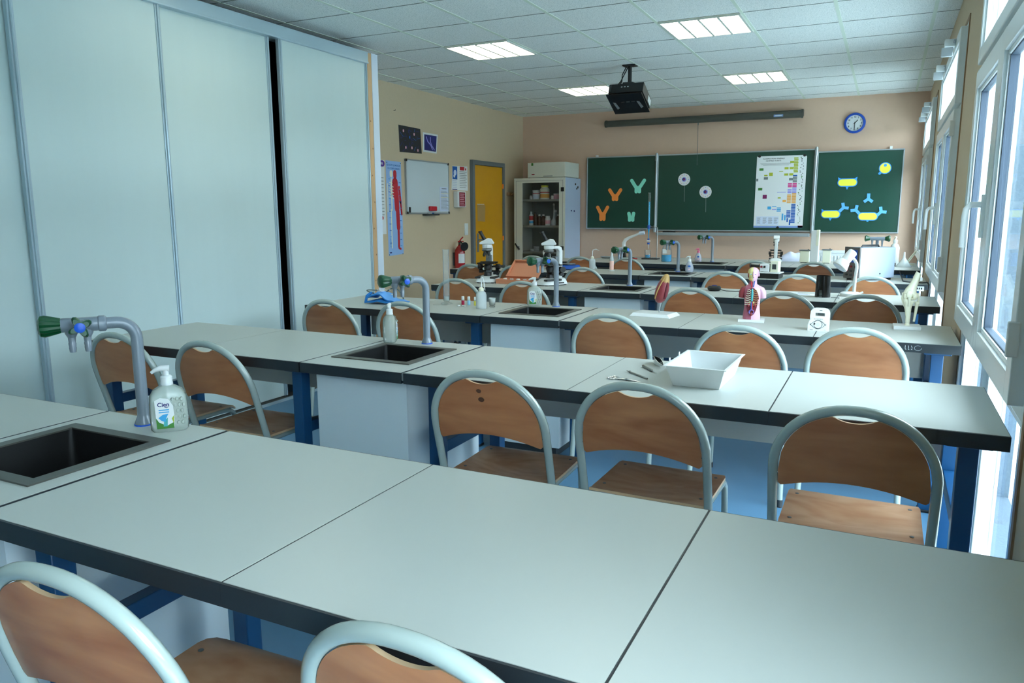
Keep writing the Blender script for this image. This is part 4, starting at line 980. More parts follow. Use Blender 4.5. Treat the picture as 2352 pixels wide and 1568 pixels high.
# ------------------------------------------------------------------ things on the benches
def soap(label, x, y, rz, kind, z=T, group='pump soap bottles'):
    """pump dispenser; kind picks body material and label print"""
    t = thing('soap_dispenser', label, 'soap bottle', (x, y, z), rz, group)
    body = {'gel': 'gel', 'clear': 'pale_gel', 'pink': 'liquid_rose'}[kind]
    pump = 'liquid_rose' if kind == 'pink' else 'white_plastic'
    b = MB()
    if kind == 'gel':
        b.loft([(0, 0, 0, .042, .027), (0, 0, .006, .047, .030), (0, 0, .05, .048, .031), (0, 0, .095, .0455, .030), (0, 0, .112, .036, .026), (0, 0, .121, .020, .018), (0, 0, .124, .015, .015)], body, 32, power=.62)
        bo = b.build('body', t)
        b = MB()
        for j in range(5):
            for i in range(3): b.ell((.012 + .011 * i + .005 * (j % 2), -.0285 - .0004 * i, .025 + .016 * j), (.0045, .0035, .006), 'gel', 8, 4)
        b.build('embossed_dimples', bo)
        zc = .124
    else:
        b.loft([(0, 0, 0, .034, .022), (0, 0, .006, .038, .025), (0, 0, .04, .041, .027), (0, 0, .075, .032, .023), (0, 0, .10, .018, .015), (0, 0, .104, .014, .014)], 'pale_gel', 28)
        bo = b.build('body', t)
        if kind == 'pink':
            b = MB(); b.loft([(0, 0, .003, .032, .021), (0, 0, .008, .036, .023), (0, 0, .03, .037, .0245)], 'liquid_rose', 28); b.build('soap_fill', bo)
        zc = .104
    b = MB(); b.lathe([(.0155, zc), (.0155, zc + .006), (.0148, zc + .008), (.0148, zc + .022), (.012, zc + .025), (.0075, zc + .026), (.0075, zc + .040)], pump, 20)
    b.tube([(.009, 0, zc + .0435), (-.012, 0, zc + .045), (-.026, 0, zc + .041), (-.036, 0, zc + .034)], [.0085, .008, .0055, .004], pump, 10)
    b.build('pump', t)
    b = MB(); b.tube([(0, 0, .012), (0, 0, zc)], .004, 'white_plastic', 8); b.build('dip_tube', t)
    if kind == 'gel':
        b = MB(M_from((-.006, -.0312, .012), UX, UZ, -UY))
        b.prism([(-.024, 0), (.018, 0), (.02, .03), (.018, .06), (.008, .08), (-.012, .083), (-.026, .076)], 0, .0014, 'paper')
        b.prism([(-.024, 0), (.018, 0), (.018, .016), (.0, .007), (-.018, .018), (-.025, .03)], .0014, .0018, 'print_green'); b.prism([(.018, .01), (.0195, .035), (.013, .026)], .0014, .0018, 'print_olive')
        b.prism([(-.019, .030), (-.008, .038), (.006, .040), (.0, .028), (-.003, .018), (-.012, .022)], .0018, .0022, 'print_cyan'); b.prism([(-.008, .006), (.002, .006), (.004, .03), (-.006, .02)], .0018, .002, 'teal')
        b.text('Cien', .0155, -.005, .060, 'print_navy', .0019, bold=.0004); b.stroke([(-.002, .0575), (.003, .0565), (.007, .058)], .0012, 'print_navy', .0019)
        for k in range(2): b.rect(-.017, .049 - .006 * k, .008, .052 - .006 * k, 'print_cyan', .0018, .0014)
        b.build('label_sticker', t, smooth=False)
    else:
        b = MB(M_from((0, -.0275, .055), UX, UZ, -UY)); b.disc(0, 0.004, .013, 'print_blue', .002, 20, 0, .009); b.rect(-.008, -.03, .008, -.022, 'print_rose', .0018); b.build('label_sticker', t, smooth=False)
    return t
soap('labelled gel soap dispenser beside the nearest tap', -1.700, 1.372, math.radians(48), 'gel')
soap('gel soap dispenser turned sideways behind the second row sink', -1.985, 2.80, math.radians(118), 'gel')
soap('gel soap dispenser with label, left of the third row tap', -1.955, 4.315, math.radians(22), 'gel')
soap('clear soap dispenser with blue label right of the fifth row tap', -1.690, 7.36, math.radians(10), 'clear')
soap('pink soap dispenser left of the farthest row tap', -1.962, 8.98, math.radians(10), 'pink')

# --- second row: dissecting tray and tools
t = thing('dissecting_tray', 'white plastic rectangular tray standing on the second row table', 'tray', (-.53, 2.60, T), math.radians(-1))
b = MB()
def q(hx, hy, z): return [b.v((sx * hx, sy * hy, z)) for sx, sy in ((-1, -1), (1, -1), (1, 1), (-1, 1))]
R_ = [q(.077, .133, 0), q(.096, .155, .068), q(.104, .163, .069), q(.104, .163, .0715), q(.094, .153, .0715), q(.075, .131, .003)]
for A, B in zip(R_[:-1], R_[1:]):
    for k in range(4): b.f([A[k], A[(k + 1) % 4], B[(k + 1) % 4], B[k]], 'white_plastic')
b.f(R_[0][::-1], 'white_plastic'); b.f(R_[-1], 'white_plastic'); b.build('basin', t, .003, smooth=False)
for yy in (-.075, .05):
    b = MB(); b.box(-.1065, -.104, yy - .006, yy + .006, .066, .082, 'white_plastic'); b.build('clip', t)
def on_bench(x, y, rz, z=T): return RZ(rz, (x, y, z))
t = thing('scissors', 'steel dissecting scissors lying nearest the front of the tool row', 'scissors', (-.825, 2.487, T), math.radians(-14), 'dissecting tools by the tray')
for s in (-1, 1):
    b = MB(); b.tube([(.013 * math.cos(a), s * .0125 + .0105 * math.sin(a), .003) for a in [2 * PI * k / 16 for k in range(16)]], .0024, 'metal', 8, closed=True)
    b.tube([(.012, s * .010, .003), (.035, s * .004, .003), (.055, -s * .001, .003 + .0005 * s), (.075, -s * .0025, .003 + .0005 * s), (.112, -s * .0006, .003)], [.0024, .003, .0034, .0028, .0006], 'metal', 8); b.build('blade', t)
b = MB(); b.lathe([(.0035, 0), (.0035, .0075), (.001, .008)], 'steel_dull', 10, (.055, 0, 0)); b.build('pivot', t)
b = MB(on_bench(-.815, 2.616, math.radians(-44))); b.tube([(0, 0, .004), (.018, 0, .004), (.022, 0, .0045), (.026, 0, .004), (.14, .004, .003)], [.0016, .0022, .005, .003, .0032], 'steel_dull', 10); tag(b.build('probe'), 'thin steel probe lying behind the scissors', 'probe', 'dissecting tools by the tray')
t = thing('scalpel', 'steel needle tool with thick grey handle, third in the tool row', 'scalpel', (-.787, 2.724, T), math.radians(-52), 'dissecting tools by the tray')
b = MB(); b.tube([(0, 0, .005), (.003, 0, .005), (.09, 0, .005), (.094, 0, .005)], [.003, .005, .0046, .003], 'steel_dull', 12); b.build('handle', t)
b = MB(); b.tube([(.094, 0, .005), (.135, .002, .0035)], [.0016, .0004], 'metal', 8); b.build('needle', t)
t = thing('tweezers', 'steel tweezers standing on edge beside the white tray', 'tweezers', (-.775, 2.83, T), math.radians(-60), 'dissecting tools by the tray')
for s in (-1, 1):
    b = MB()
    pts = [(0, 0), (.02, s * .004), (.06, s * .011), (.1, s * .009), (.135, s * .003)]
    for (a, c), (h1, h2) in zip(zip(pts[:-1], pts[1:]), ((.011, .0135), (.0135, .012), (.012, .006), (.006, .002))):
        v = [b.v((a[0], a[1] - .0008, .014 - h1)), b.v((c[0], c[1] - .0008, .014 - h2)), b.v((c[0], c[1] - .0008, .014 + h2)), b.v((a[0], a[1] - .0008, .014 + h1)), b.v((a[0], a[1] + .0008, .014 - h1)), b.v((c[0], c[1] + .0008, .014 - h2)), b.v((c[0], c[1] + .0008, .014 + h2)), b.v((a[0], a[1] + .0008, .014 + h1))]
        for fq in ((0, 1, 2, 3), (7, 6, 5, 4), (0, 4, 5, 1), (3, 2, 6, 7), (0, 3, 7, 4), (1, 5, 6, 2)): b.f([v[k] for k in fq], 'metal')
    b.build('arm', t, smooth=False)

# --- third row
t = thing('blood_pressure_cuff', 'folded blue blood pressure cuff with grey tube on the third row table', 'blood pressure cuff', (-2.86, 4.02, T), math.radians(4))
b = MB(); rnd = random.Random(5)
def lay(u, v, k):
    y = -.075 + .15 * v; x = -.12 + .25 * u
    z = .012 + .058 * math.exp(-((u - .30) / .28) ** 2) * (.72 + .28 * math.cos((v - .5) * 2.4)) + .004 * math.sin(u * 19 + v * 5)
    return (x, y * (1 - .25 * u), z + (.012 if not k else 0) * (1 - .6 * u))
b.grid(lay, 28, 14, 'cuff_light', edge='cuff_blue')
b.build('upper_flap', t)
b = MB()
def lay2(u, v, k):
    y = -.08 + .15 * v; x = -.125 + .20 * u
    z = .003 + .026 * math.exp(-((u - .5) / .35) ** 2) * (.5 + .5 * v) + .002 * math.sin(u * 16)
    return (x, y, z + (.010 if not k else 0))
b.grid(lay2, 24, 12, 'cuff_blue'); b.tube([(-.122, -.07, .01), (-.118, -.06, .05), (-.10, -.03, .07)], .009, 'cuff_blue', 8); b.build('lower_flap', t)
b = MB(); 
for (x, y, z, w_) in ((-.03, -.03, .0805, .02), (.055, -.01, .0595, .016)): b.prism([(x - w_, y - .012), (x + w_ * .6, y - .016), (x + w_, y + .012), (x - w_ * .4, y + .014)], z, z + .004, 'paper')
for k in range(4): b.stroke([(-.09 + .03 * k, .03), (-.075 + .03 * k, .005)], .004, 'paper', .0885, .083)
b.build('printed_patch', t)
b = MB(); b.tube([(-.09 + .075 * math.cos(a) - .02, .06 + .055 * math.sin(a), .03 + .045 * max(0, math.sin(a / 2))) for a in [-.4 + 5.2 * k / 24 for k in range(25)]], .0042, 'rubber', 8)
b.tube([(-.045, .03, .06), (.0, .05, .092), (.05, .04, .09), (.09, .03, .06), (.105, .02, .03)], .0042, 'rubber', 8); b.build('tube', t)
t = thing('measuring_cylinder', 'tall clear glass measuring cylinder on the third row table', 'measuring cylinder', (-2.497, 4.15, T), 0)
b = MB(); b.lathe([(.0205, .02), (.0205, .34), (.023, .347), (.019, .345), (.019, .024), (.0001, .022)], 'glass', 28, cap=False); b.build('tube', t)
b = MB(); b.lathe([(.036, 0), (.036, .006), (.022, .012), (.012, .018), (.0205, .026)], 'glass', 24); b.build('foot', t)
b = MB(); b.lathe([(.0188, .024), (.0188, .05)], 'gel', 20); b.build('liquid', t)
b = MB(RZ(.2, (-2.50, 4.075, T))); b.box(-.045, .045, -.007, .007, 0, .0035, 'glass'); tag(b.build('glass_slide', bevel=.001), 'clear glass slide lying before the measuring cylinder', 'glass slide')
for (x, y, m, l) in ((-2.380, 4.155, 'liquid_red', 'dropper bottle with dark red liquid, left of the three'), (-2.337, 4.155, 'liquid_lightblue', 'dropper bottle with pale blue liquid, middle of the three'), (-2.290, 4.155, 'liquid_yellow', 'dropper bottle with yellow liquid next to the wash bottle')):
    t = thing('dropper_bottle', l, 'bottle', (x, y, T), 0, 'dropper bottles on the third row table')
    b = MB(); b.lathe([(.0095, 0), (.010, .002), (.010, .029)], m, 16); b.build('liquid', t)
    b = MB(); b.lathe([(.0104, .0292), (.0104, .033), (.0085, .036)], 'milky', 16); b.build('shoulder', t)
    b = MB(); b.lathe([(.0088, .034), (.0088, .052), (.007, .054)], 'white_plastic', 16); b.build('cap', t)
def wash_bottle(label, x, y, rz, back=False):
    t = thing('wash_bottle', label, 'wash bottle', (x, y, T), rz, 'plastic wash bottles')
    b = MB(); b.lathe([(.031, 0), (.033, .005), (.033, .085), (.027, .10), (.016, .108), (.014, .112)], 'milky', 24); b.build('body', t)
    b = MB(); b.lathe([(.0165, .108), (.0165, .122), (.009, .13)], 'cream', 18); b.build('cap', t)
    b = MB()
    if back: b.tube([(0, 0, .128), (.001, 0, .18), (.006, 0, .196), (.04, 0, .203), (.075, 0, .19)], [.004, .004, .004, .0035, .002], 'white_plastic', 10)
    else: b.tube([(0, 0, .128), (.004, 0, .17), (.006, 0, .186), (.010, 0, .190), (.014, 0, .182), (.02, 0, .15), (.026, 0, .112)], [.004, .004, .0036, .0036, .0034, .003, .002], 'white_plastic', 10)
    b.build('spout', t); return t
wash_bottle('translucent wash bottle with folded spout beside the dropper bottles', -2.18, 4.03, math.radians(0))
wash_bottle('tall wash bottle with bent white spout beside the blue balance', -2.70, 7.40, math.radians(-4), True)
t = thing('beaker', 'small plastic beaker with yellow stick behind the wash bottle', 'beaker', (-2.155, 4.125, T), 0)
b = MB(); b.lathe([(.018, 0), (.0215, .055), (.023, .056), (.0205, .055), (.017, .002)], 'milky', 20, cap=False); b.lathe([(.018, 0), (.018, .001)], 'milky', 20); b.build('cup', t)
b = MB(); b.tube([(-.012, 0, .048), (.010, 0, .004)], .003, 'foam_yellow', 8); b.build('stick', t)
for k, (x, y, l) in enumerate(((-2.362, 4.068, 'small white stopper lying before the red dropper bottle'), (-2.335, 4.075, 'small white stopper lying before the pale blue dropper bottle'), (-2.31, 4.062, 'small white stopper lying nearest the wash bottle'))):
    b = MB(RZ(k, (x, y, T))); b.tube([(-.008, 0, .005), (.004, 0, .005), (.005, 0, .005), (.014, 0, .004)], [.005, .005, .003, .002], 'white_plastic', 10); tag(b.build('bottle_stopper'), l, 'stopper', 'loose white stoppers')
# organ model
t = thing('organ_model', 'dark red organ model with tan tip on a steel rod and white base', 'anatomical model', (-1.135, 4.155, T), math.radians(-6))
b = MB(); b.box(-.125, .115, -.085, .085, 0, .019, 'white_plastic', tx=.018, ty=.012); b.build('base', t, .003, smooth=False)
b = MB(); b.tube([(.02, 0, .019), (.023, 0, .05), (.03, 0, .095)], .0035, 'metal', 10); b.build('rod', t)
b = MB(); ax = [(.020, .072, .006), (.019, .078, .018), (.022, .095, .030), (.028, .120, .036), (.036, .150, .036), (.043, .175, .032), (.050, .198, .026)]
b.tube([(x, 0, z) for x, z, r in ax], [r for x, z, r in ax], 'muscle', 24); bo = b.build('organ', t)
b = MB(); b.tube([(.0485, 0, .192), (.053, 0, .206), (.058, 0, .222), (.061, 0, .232), (.062, 0, .236)], [.0275, .024, .018, .011, .003], 'tan', 20); b.build('tip', t)
b = MB(); b.tube([(.006, -.031, .10), (.018, -.036, .135), (.032, -.034, .17), (.046, -.027, .20), (.055, -.02, .218)], .0035, 'tan', 8); b.tube([(.058, -.018, .1), (.063, -.022, .13), (.068, -.02, .16), (.07, -.012, .19)], .006, 'muscle_dark', 8); b.build('vessel', bo)
# torso model
t = thing('torso_model', 'human torso anatomy model with open chest and half bare skull', 'anatomical model', (-.612, 4.135, T), math.radians(6))
b = MB(); b.box(-.066, .066, -.045, .045, 0, .014, 'white_plastic'); b.build('base', t, .002, smooth=False)
def skin(a, i): return 'skin_pink' if math.cos(a) > .02 else 'muscle_pink'
b = MB(); b.loft([(0, 0, .014, .044, .030), (0, 0, .035, .044, .032), (0, 0, .065, .040, .030), (0, 0, .09, .0385, .029), (0, 0, .12, .041, .032), (0, 0, .150, .045, .034), (0, .002, .172, .046, .031), (0, .004, .186, .040, .026), (0, .006, .194, .028, .021), (0, .006, .20, .0205, .018), (0, .004, .216, .019, .018), (0, .0, .224, .020, .020)], skin, 36); tr_ = b.build('trunk', t)
for s in (-1, 1):
    b = MB(); m = 'skin_pink' if s > 0 else 'muscle'
    b.tube([(s * .030, .003, .174), (s * .044, .002, .168), (s * .052, .001, .154), (s * .055, .0, .134), (s * .056, 0, .126)], [.017, .0185, .0175, .0145, .0135], m, 16); b.build('arm_stump', tr_)
def head(a, i): return 'skin_pink' if math.cos(a) > .02 else 'skull_yellow'
b = MB(); b.loft([(0, -.006, .213, .010, .012), (0, -.008, .219, .017, .019), (0, -.006, .231, .022, .026), (0, -.003, .246, .026, .031), (0, 0, .262, .028, .033), (0, .001, .274, .025, .030), (0, .002, .283, .017, .021), (0, .003, .287, .004, .005)], head, 32)
b.ell((.003, -.036, .242), (.004, .006, .007), 'skin_pink', 10, 6); b.ell((.028, 0, .248), (.004, .007, .010), 'skin_pink', 10, 6); hd = b.build('head', t)
b = MB(); b.ell((-.010, -.029, .252), (.006, .004, .005), 'paper', 12, 6); b.ell((-.010, -.0325, .252), (.0025, .0015, .0025), 'teal', 10, 5); b.ell((-.023, -.012, .246), (.005, .010, .014), 'muscle', 10, 6); b.ell((-.013, -.026, .226), (.009, .006, .006), 'tan', 10, 6); b.ell((.011, -.0305, .252), (.005, .003, .002), 'organ_violet', 10, 5); b.tube([(-.001, -.035, .24), (-.001, -.034, .26), (-.001, -.024, .277)], .0014, 'muscle_dark', 6); b.build('face', hd)
b = MB()
for s in (-1, 1): b.tube([(s * .008, -.018, .218), (s * .007, -.021, .2), (s * .004, -.024, .185)], .0028, 'organ_blue' if s > 0 else 'print_red', 8)
b.build('neck_vessel', t)
b = MB(M_from((0, -.0305, .0), UX, UZ, -UY))
cav = []
for k in range(40):
    a = 2 * PI * k / 40; wv = .035 if math.sin(a) > 0 else .029
    cav.append((wv * math.cos(a), .115 + (.066 if math.sin(a) > 0 else .078) * math.sin(a)))
b.prism(cav, 0, .004, 'muscle_dark'); b.build('cavity', t)
b = MB()
for s in (-1, 1):
    for k in range(9):
        z = .172 - .0095 * k; w0 = .014 + .0024 * min(k, 5)
        b.tube([(s * .006, -.0405, z - .004), (s * (.006 + w0 * .6), -.0395, z + .001), (s * (.009 + w0), -.034, z - .003)], .0017, 'bone' if s < 0 else 'tan', 6)
b.build('ribs', t)
b = MB(); b.tube([(0, -.039, .178), (.001, -.041, .15), (.0, -.041, .112)], [.004, .006, .005], 'teal', 10); b.build('sternum', t)
b = MB(); b.ell((-.016, -.036, .092), (.007, .006, .011), 'print_maroon', 12, 6); b.ell((.016, -.036, .092), (.007, .006, .011), 'print_maroon', 12, 6); b.tube([(-.012, -.038, .103), (-.006, -.039, .106)], .004, 'skull_yellow', 8); b.tube([(.012, -.038, .103), (.006, -.039, .106)], .004, 'skull_yellow', 8); b.build('kidney', t)
b = MB(); b.tube([(-.002, -.038, .108), (-.002, -.039, .085), (-.002, -.038, .068), (-.013, -.037, .05)], .0028, 'organ_blue', 8); b.tube([(.003, -.038, .108), (.003, -.039, .085), (.004, -.038, .068), (.014, -.037, .05)], .0028, 'print_red', 8)
b.tube([(.012 * math.cos(a), -.039, .056 + .011 * math.sin(a)) for a in [2 * PI * k / 14 for k in range(14)]], .003, 'organ_violet', 8, closed=True); b.ell((0, -.038, .044), (.009, .006, .009), 'muscle', 12, 6); b.build('pelvic_organs', t)
# eye model box
t = thing('eye_model', 'white flat plastic device with handle and a printed eye', 'eye model', (-.263, 3.95, T), math.radians(3))
b = MB(M_from((0, 0, 0), UX, UZ, -UY)); 
out = [(-.042, 0), (.046, 0), (.046, .085), (.043, .098), (.032, .107), (.018, .110), (-.018, .110), (-.032, .107), (-.042, .096), (-.044, .07)]
hole = [(-.020, .072), (.022, .072), (.022, .080), (.018, .088), (-.014, .088), (-.020, .080)]
def holed(b, o, i, z0, z1, m):
    # lower slab, two cheeks and the bridge around the hand opening
    b.prism([o[0], o[1], (o[1][0], .072), (-.044, .072)], z0, z1, m)
    b.prism([(-.044, .072), (-.020, .072), (-.020, .088), (-.020, .1099), (-.032, .107), (-.042, .096)], z0, z1, m)
    b.prism([(.022, .072), (.046, .072), (.046, .085), (.043, .098), (.032, .107), (.022, .1095)], z0, z1, m)
    b.prism([(-.020, .088), (.022, .088), (.022, .1095), (.018, .110), (-.018, .110), (-.020, .1099)], z0, z1, m)
holed(b, out, hole, -.022, .012, 'white_plastic'); b.build('housing', t, smooth=False)
b = MB(M_from((-.008, -.0125, 0), UX, UZ, -UY)); b.prism([(-.044, 0), (.044, 0), (.044, .03), (.038, .05), (.024, .064), (.0, .07), (-.024, .064), (-.038, .05), (-.044, .03)], 0, .008, 'white_plastic'); b.build('front_plate', t, smooth=False)
b = MB(M_from((-.006, -.0208, 0), UX, UZ, -UY))
for s in (-1, 1): b.stroke([(-.036 + .072 * k / 14, .032 + s * (-.003 + .024 * math.sin(PI * k / 14))) for k in range(15)], .0015, 'print_black', .0006)
b.stroke([(.019 * math.cos(a), .033 + .0195 * math.sin(a)) for a in [2 * PI * k / 26 for k in range(27)]], .0015, 'print_black', .0007); b.disc(-.016, .035, .0042, 'print_black', .001, 14); b.disc(.0, .033, .009, 'print_light', .001, 18)
for k in range(6): b.rect(-.02 + .007 * k, .058, -.0155 + .007 * k, .0605, 'print_grey', .0006)
b.rect(-.036, .004, -.022, .0065, 'print_grey', .0006); b.text('CE', .006, .032, .004, 'print_grey', .0006); b.build('eye_print', t, smooth=False)
b = MB(M_from((.004, -.0121, .098), UX, UZ, -UY)); b.rect(-.006, 0, .006, .003, 'print_black', .0006); b.build('maker_mark', t, smooth=False)
# knee model
t = thing('knee_model', 'cream knee joint bone model on a square white base', 'anatomical model', (.135, 4.20, T), math.radians(2)); t.scale = (.86, .86, 1)
b = MB(); b.box(-.085, .055, -.07, .07, 0, .017, 'white_plastic'); b.build('base', t, .002, smooth=False)
b = MB(); b.lathe([(.014, .017), (.014, .022), (.010, .026), (.010, .034)], 'bone', 16, (-.012, 0, 0)); b.build('socket', t)
b = MB(); b.tube([(-.012, 0, .03), (-.012, 0, .06), (-.016, 0, .10), (-.018, -.002, .125), (-.016, -.004, .138), (-.014, -.004, .146)], [.0115, .0125, .018, .026, .033, .033], 'bone', 24); b.build('tibia', t)
b = MB(); b.tube([(.020, .008, .036), (.024, .008, .07), (.028, .008, .11), (.030, .006, .128), (.028, .004, .135)], [.006, .007, .009, .013, .008], 'bone', 14); b.build('fibula', t)
b = MB(); b.tube([(.026, .0, .277), (.022, .0, .27), (.012, 0, .24), (.0, -.001, .21), (-.008, -.002, .19), (-.010, -.003, .175), (-.010, -.003, .165)], [.016, .0165, .018, .022, .030, .037, .030], 'bone', 24)
b.ell((-.030, -.004, .163), (.020, .030, .020), 'bone', 18, 9); b.ell((.012, -.004, .163), (.019, .030, .020), 'bone', 18, 9); b.build('femur', t)
b = MB(); b.ell((-.016, -.034, .172), (.017, .010, .021), 'bone', 18, 9); b.tube([(-.015, -.037, .16), (-.014, -.036, .14), (-.013, -.026, .115)], [.010, .008, .006], 'cream', 12); b.build('patella', t)
b = MB(); b.tube([(-.048, -.004, .178), (-.050, -.006, .15), (-.044, -.006, .13), (-.034, -.006, .11)], .005, 'cream', 10); b.tube([(.030, -.004, .178), (.036, -.002, .155), (.035, .002, .135)], .005, 'cream', 10); b.build('ligament', t)
b = MB(); b.ell((-.014, -.003, .149), (.034, .028, .006), 'cream', 24, 6); b.build('meniscus', t)
b = MB(M_from((.034, -.012, .248), UX, UZ, -UY)); b.box(-.003, .010, -.008, .008, 0, .02, 'white_plastic'); b.build('fixing_block', t, .002)

# --- fourth row
def microscope(label, x, y, rz, z=T, group='compound microscopes', head=0.0, straight=False, scale=.94):
    """front faces local -x"""
    t = thing('microscope', label, 'microscope', (x, y, z), rz, group); t.scale = (scale * 1.28, scale * 1.28, scale)
    HR = Matrix.Translation((-.02, 0, 0)) @ Matrix.Rotation(head, 4, 'Z') @ Matrix.Translation((.02, 0, 0))
    b = MB(); b.loft([(0, 0, .008, .105, .075), (0, 0, .03, .10, .07), (.01, 0, .05, .085, .058), (.02, 0, .058, .07, .045)], 'white_plastic', 28, power=.45)
    b.build('base', t, smooth=True)
    for s in (-1, 1):
        b = MB(); b.box(-.09, .035, min(s * .034, s * .073), max(s * .034, s * .073), .040, .055, 'dark_grey'); b.build('rest_pad', t, .003, smooth=False)
        for xx in (-.08, .08): b = MB(); b.lathe([(.010, 0), (.010, .010)], 'black', 10, (xx, s * .05, 0)); b.build('foot', t)
    b = MB(); b.box(.0, .05, -.0775, -.0745, .018, .028, 'black'); b.build('rocker_switch', t)
    b = MB(); b.prism([(.050, .05), (.084, .05), (.086, .29), (.078, .318), (.055, .330), (.0, .330), (.0, .306), (.045, .304), (.056, .285), (.054, .2)], -.019, .019, 'white_plastic')
    for v in b.bm.verts: v.co = Vector((v.co.x, v.co.z, v.co.y))
    b.build('arm', t, .008, smooth=False)
    b = MB(); b.box(.022, .05, -.02, .02, .06, .24, 'mid_grey'); b.build('focus_rack', t, .003, smooth=False)
    b = MB(); b.box(-.065, .045, -.062, .062, .165, .177, 'black'); b.box(-.02, .02, -.07, .05, .177, .184, 'black'); b.build('stage', t, .003, smooth=False)
    b = MB(); b.lathe([(.022, .11), (.024, .125), (.024, .15), (.015, .165)], 'black', 18, (-.01, 0, 0)); b.lathe([(.028, .05), (.028, .06), (.024, .075), (.024, .09)], 'black', 18, (-.01, 0, 0)); b.build('condenser', t)
    for (zz, r, h) in ((.135, .024, .05), (.095, .016, .042)):
        for s in (-1, 1):
            b = MB(); b.tube([(.04, s * .02, zz), (.04, s * (.028 + h * .4), zz), (.04, s * (.03 + h * .4), zz), (.04, s * (.028 + h), zz)], [.008, .008, r, r], 'black', 20); b.build('focus_knob', t)
    b = MB(); b.lathe([(.020, .268), (.034, .282), (.034, .296), (.028, .300)], 'steel_dull', 24, (-.02, 0, 0)); b.lathe([(.0345, .284), (.0345, .290)], 'black', 24, (-.02, 0, 0)); b.build('nosepiece', t)
    for (dx, dy, ln) in ((.004, 0, .06), (-.022, .016, .042), (-.018, -.02, .036)):
        b = MB(); b.tube([(-.02 + dx * .6, dy * .6, .272), (-.02 + dx, dy, .272 - ln * .7), (-.02 + dx * 1.05, dy * 1.05, .272 - ln)], [.011, .010, .006], 'black' if dy else 'steel_dull', 14); b.build('objective', t)
    b = MB(HR); b.lathe([(.030, .300), (.033, .312), (.033, .338)], 'white_plastic', 24, (-.02, 0, 0))
    p8 = [(-.070, .338), (.026, .338), (.030, .348), (.012, .385), (-.014, .390), (-.070, .355)]
    lo = [b.v((x_, -.033, z_)) for x_, z_ in p8]; hi = [b.v((x_, .033, z_)) for x_, z_ in p8]
    b.f(lo, 'white_plastic'); b.f(hi[::-1], 'white_plastic')
    for k in range(6): b.f([lo[k], hi[k], hi[(k + 1) % 6], lo[(k + 1) % 6]], 'white_plastic')
    b.build('head', t, .005, smooth=False)
    b = MB(HR)
    if straight: b.tube([(-.02, 0, .37), (-.02, 0, .41), (-.02, 0, .412), (-.02, 0, .445)], [.018, .018, .021, .020], 'white_plastic', 18)
    else: b.tube([(-.030, 0, .362), (-.043, 0, .392), (-.044, 0, .394), (-.064, 0, .442), (-.065, 0, .443), (-.068, 0, .452)], [.0145, .0145, .0125, .0125, .0145, .0145], 'black', 18); b.build('eyepiece', t)
    return t
microscope('white and black microscope at the left end of the fourth row', -2.985, 5.64, math.radians(104), head=math.radians(-78))
microscope('white and black microscope standing behind the third row tap', -2.40, 5.62, math.radians(62), head=math.radians(-40))
t = thing('slide_case', 'open orange wooden slide box between the two microscopes', 'slide box', (-2.71, 5.66, T), math.radians(-4))
b = MB(); b.box(-.15, .14, -.115, .06, 0, .006, 'box_orange')
for q_ in ((-.15, .14, -.115, -.105), (-.15, .14, .05, .06), (-.15, -.14, -.105, .05), (.13, .14, -.105, .05)): b.box(q_[0], q_[1], q_[2], q_[3], .006, .036, 'box_orange')
b.build('tray', t, .001, smooth=False)
for k in range(4):
    b = MB(); b.lathe([(.017, .0062), (.017, .034), (.012, .038)], 'milky' if k % 2 else 'white_plastic', 14, (-.11 + .062 * k, -.03, 0)); b.build('specimen_pot', t)
LT = Matrix.Translation((0, .06, .034)) @ Matrix.Rotation(math.radians(40), 4, 'X')
b = MB(LT); b.box(-.15, .15, 0, .20, 0, .005, 'box_orange')
for q_ in ((-.15, .15, 0, .01), (-.15, .15, .19, .20), (-.15, -.14, .01, .19), (.14, .15, .01, .19)): b.box(q_[0], q_[1], q_[2], q_[3], .005, .022, 'box_orange')
b.build('lid', t, .001, smooth=False)
t = thing('black_sensor', 'round black sensor with looped cord right of the organ model', 'sensor', (-1.115, 5.68, T), 0)
b = MB(); b.lathe([(.038, 0), (.048, .01), (.05, .025), (.04, .035), (.001, .038)], 'black', 22); b.lathe([(.02, .0379), (.018, .041)], 'print_navy', 16); b.build('housing', t)
b = MB(); b.tube([(.045, 0, .010), (.09, -.02, .004), (.15, -.01, .003), (.185, .012, .003), (.205, .02, .003), (.21, .008, .003), (.195, .004, .003)], .003, 'black', 8); b.build('cord', t)
for k, (x, y, a, l) in enumerate(((-.62, 5.72, .15, 'white paper sheet lying left on the fourth row table behind the torso model'), (-.50, 5.66, -.1, 'white paper sheet lying next to the black cylinder'))):
    b = MB(RZ(a, (x, y, T))); b.box(-.085, .085, -.06, .06, 0, .0008 + .0006 * k, 'paper'); b.rect(-.07, .02, .03, .024, 'print_band', .0018 + .0006 * k, .0014); b.rect(-.07, .0, .05, .004, 'print_band', .0018 + .0006 * k, .0014); tag(b.build('paper_sheet', smooth=False), l, 'paper', 'loose paper sheets')
t = thing('black_cylinder', 'black open tube with an arched cut-out left of the desk lamp', 'tube', (-.362, 5.555, T), 0)
b = MB(); n = 40
def rad(z): return .050 - .006 * z / .145
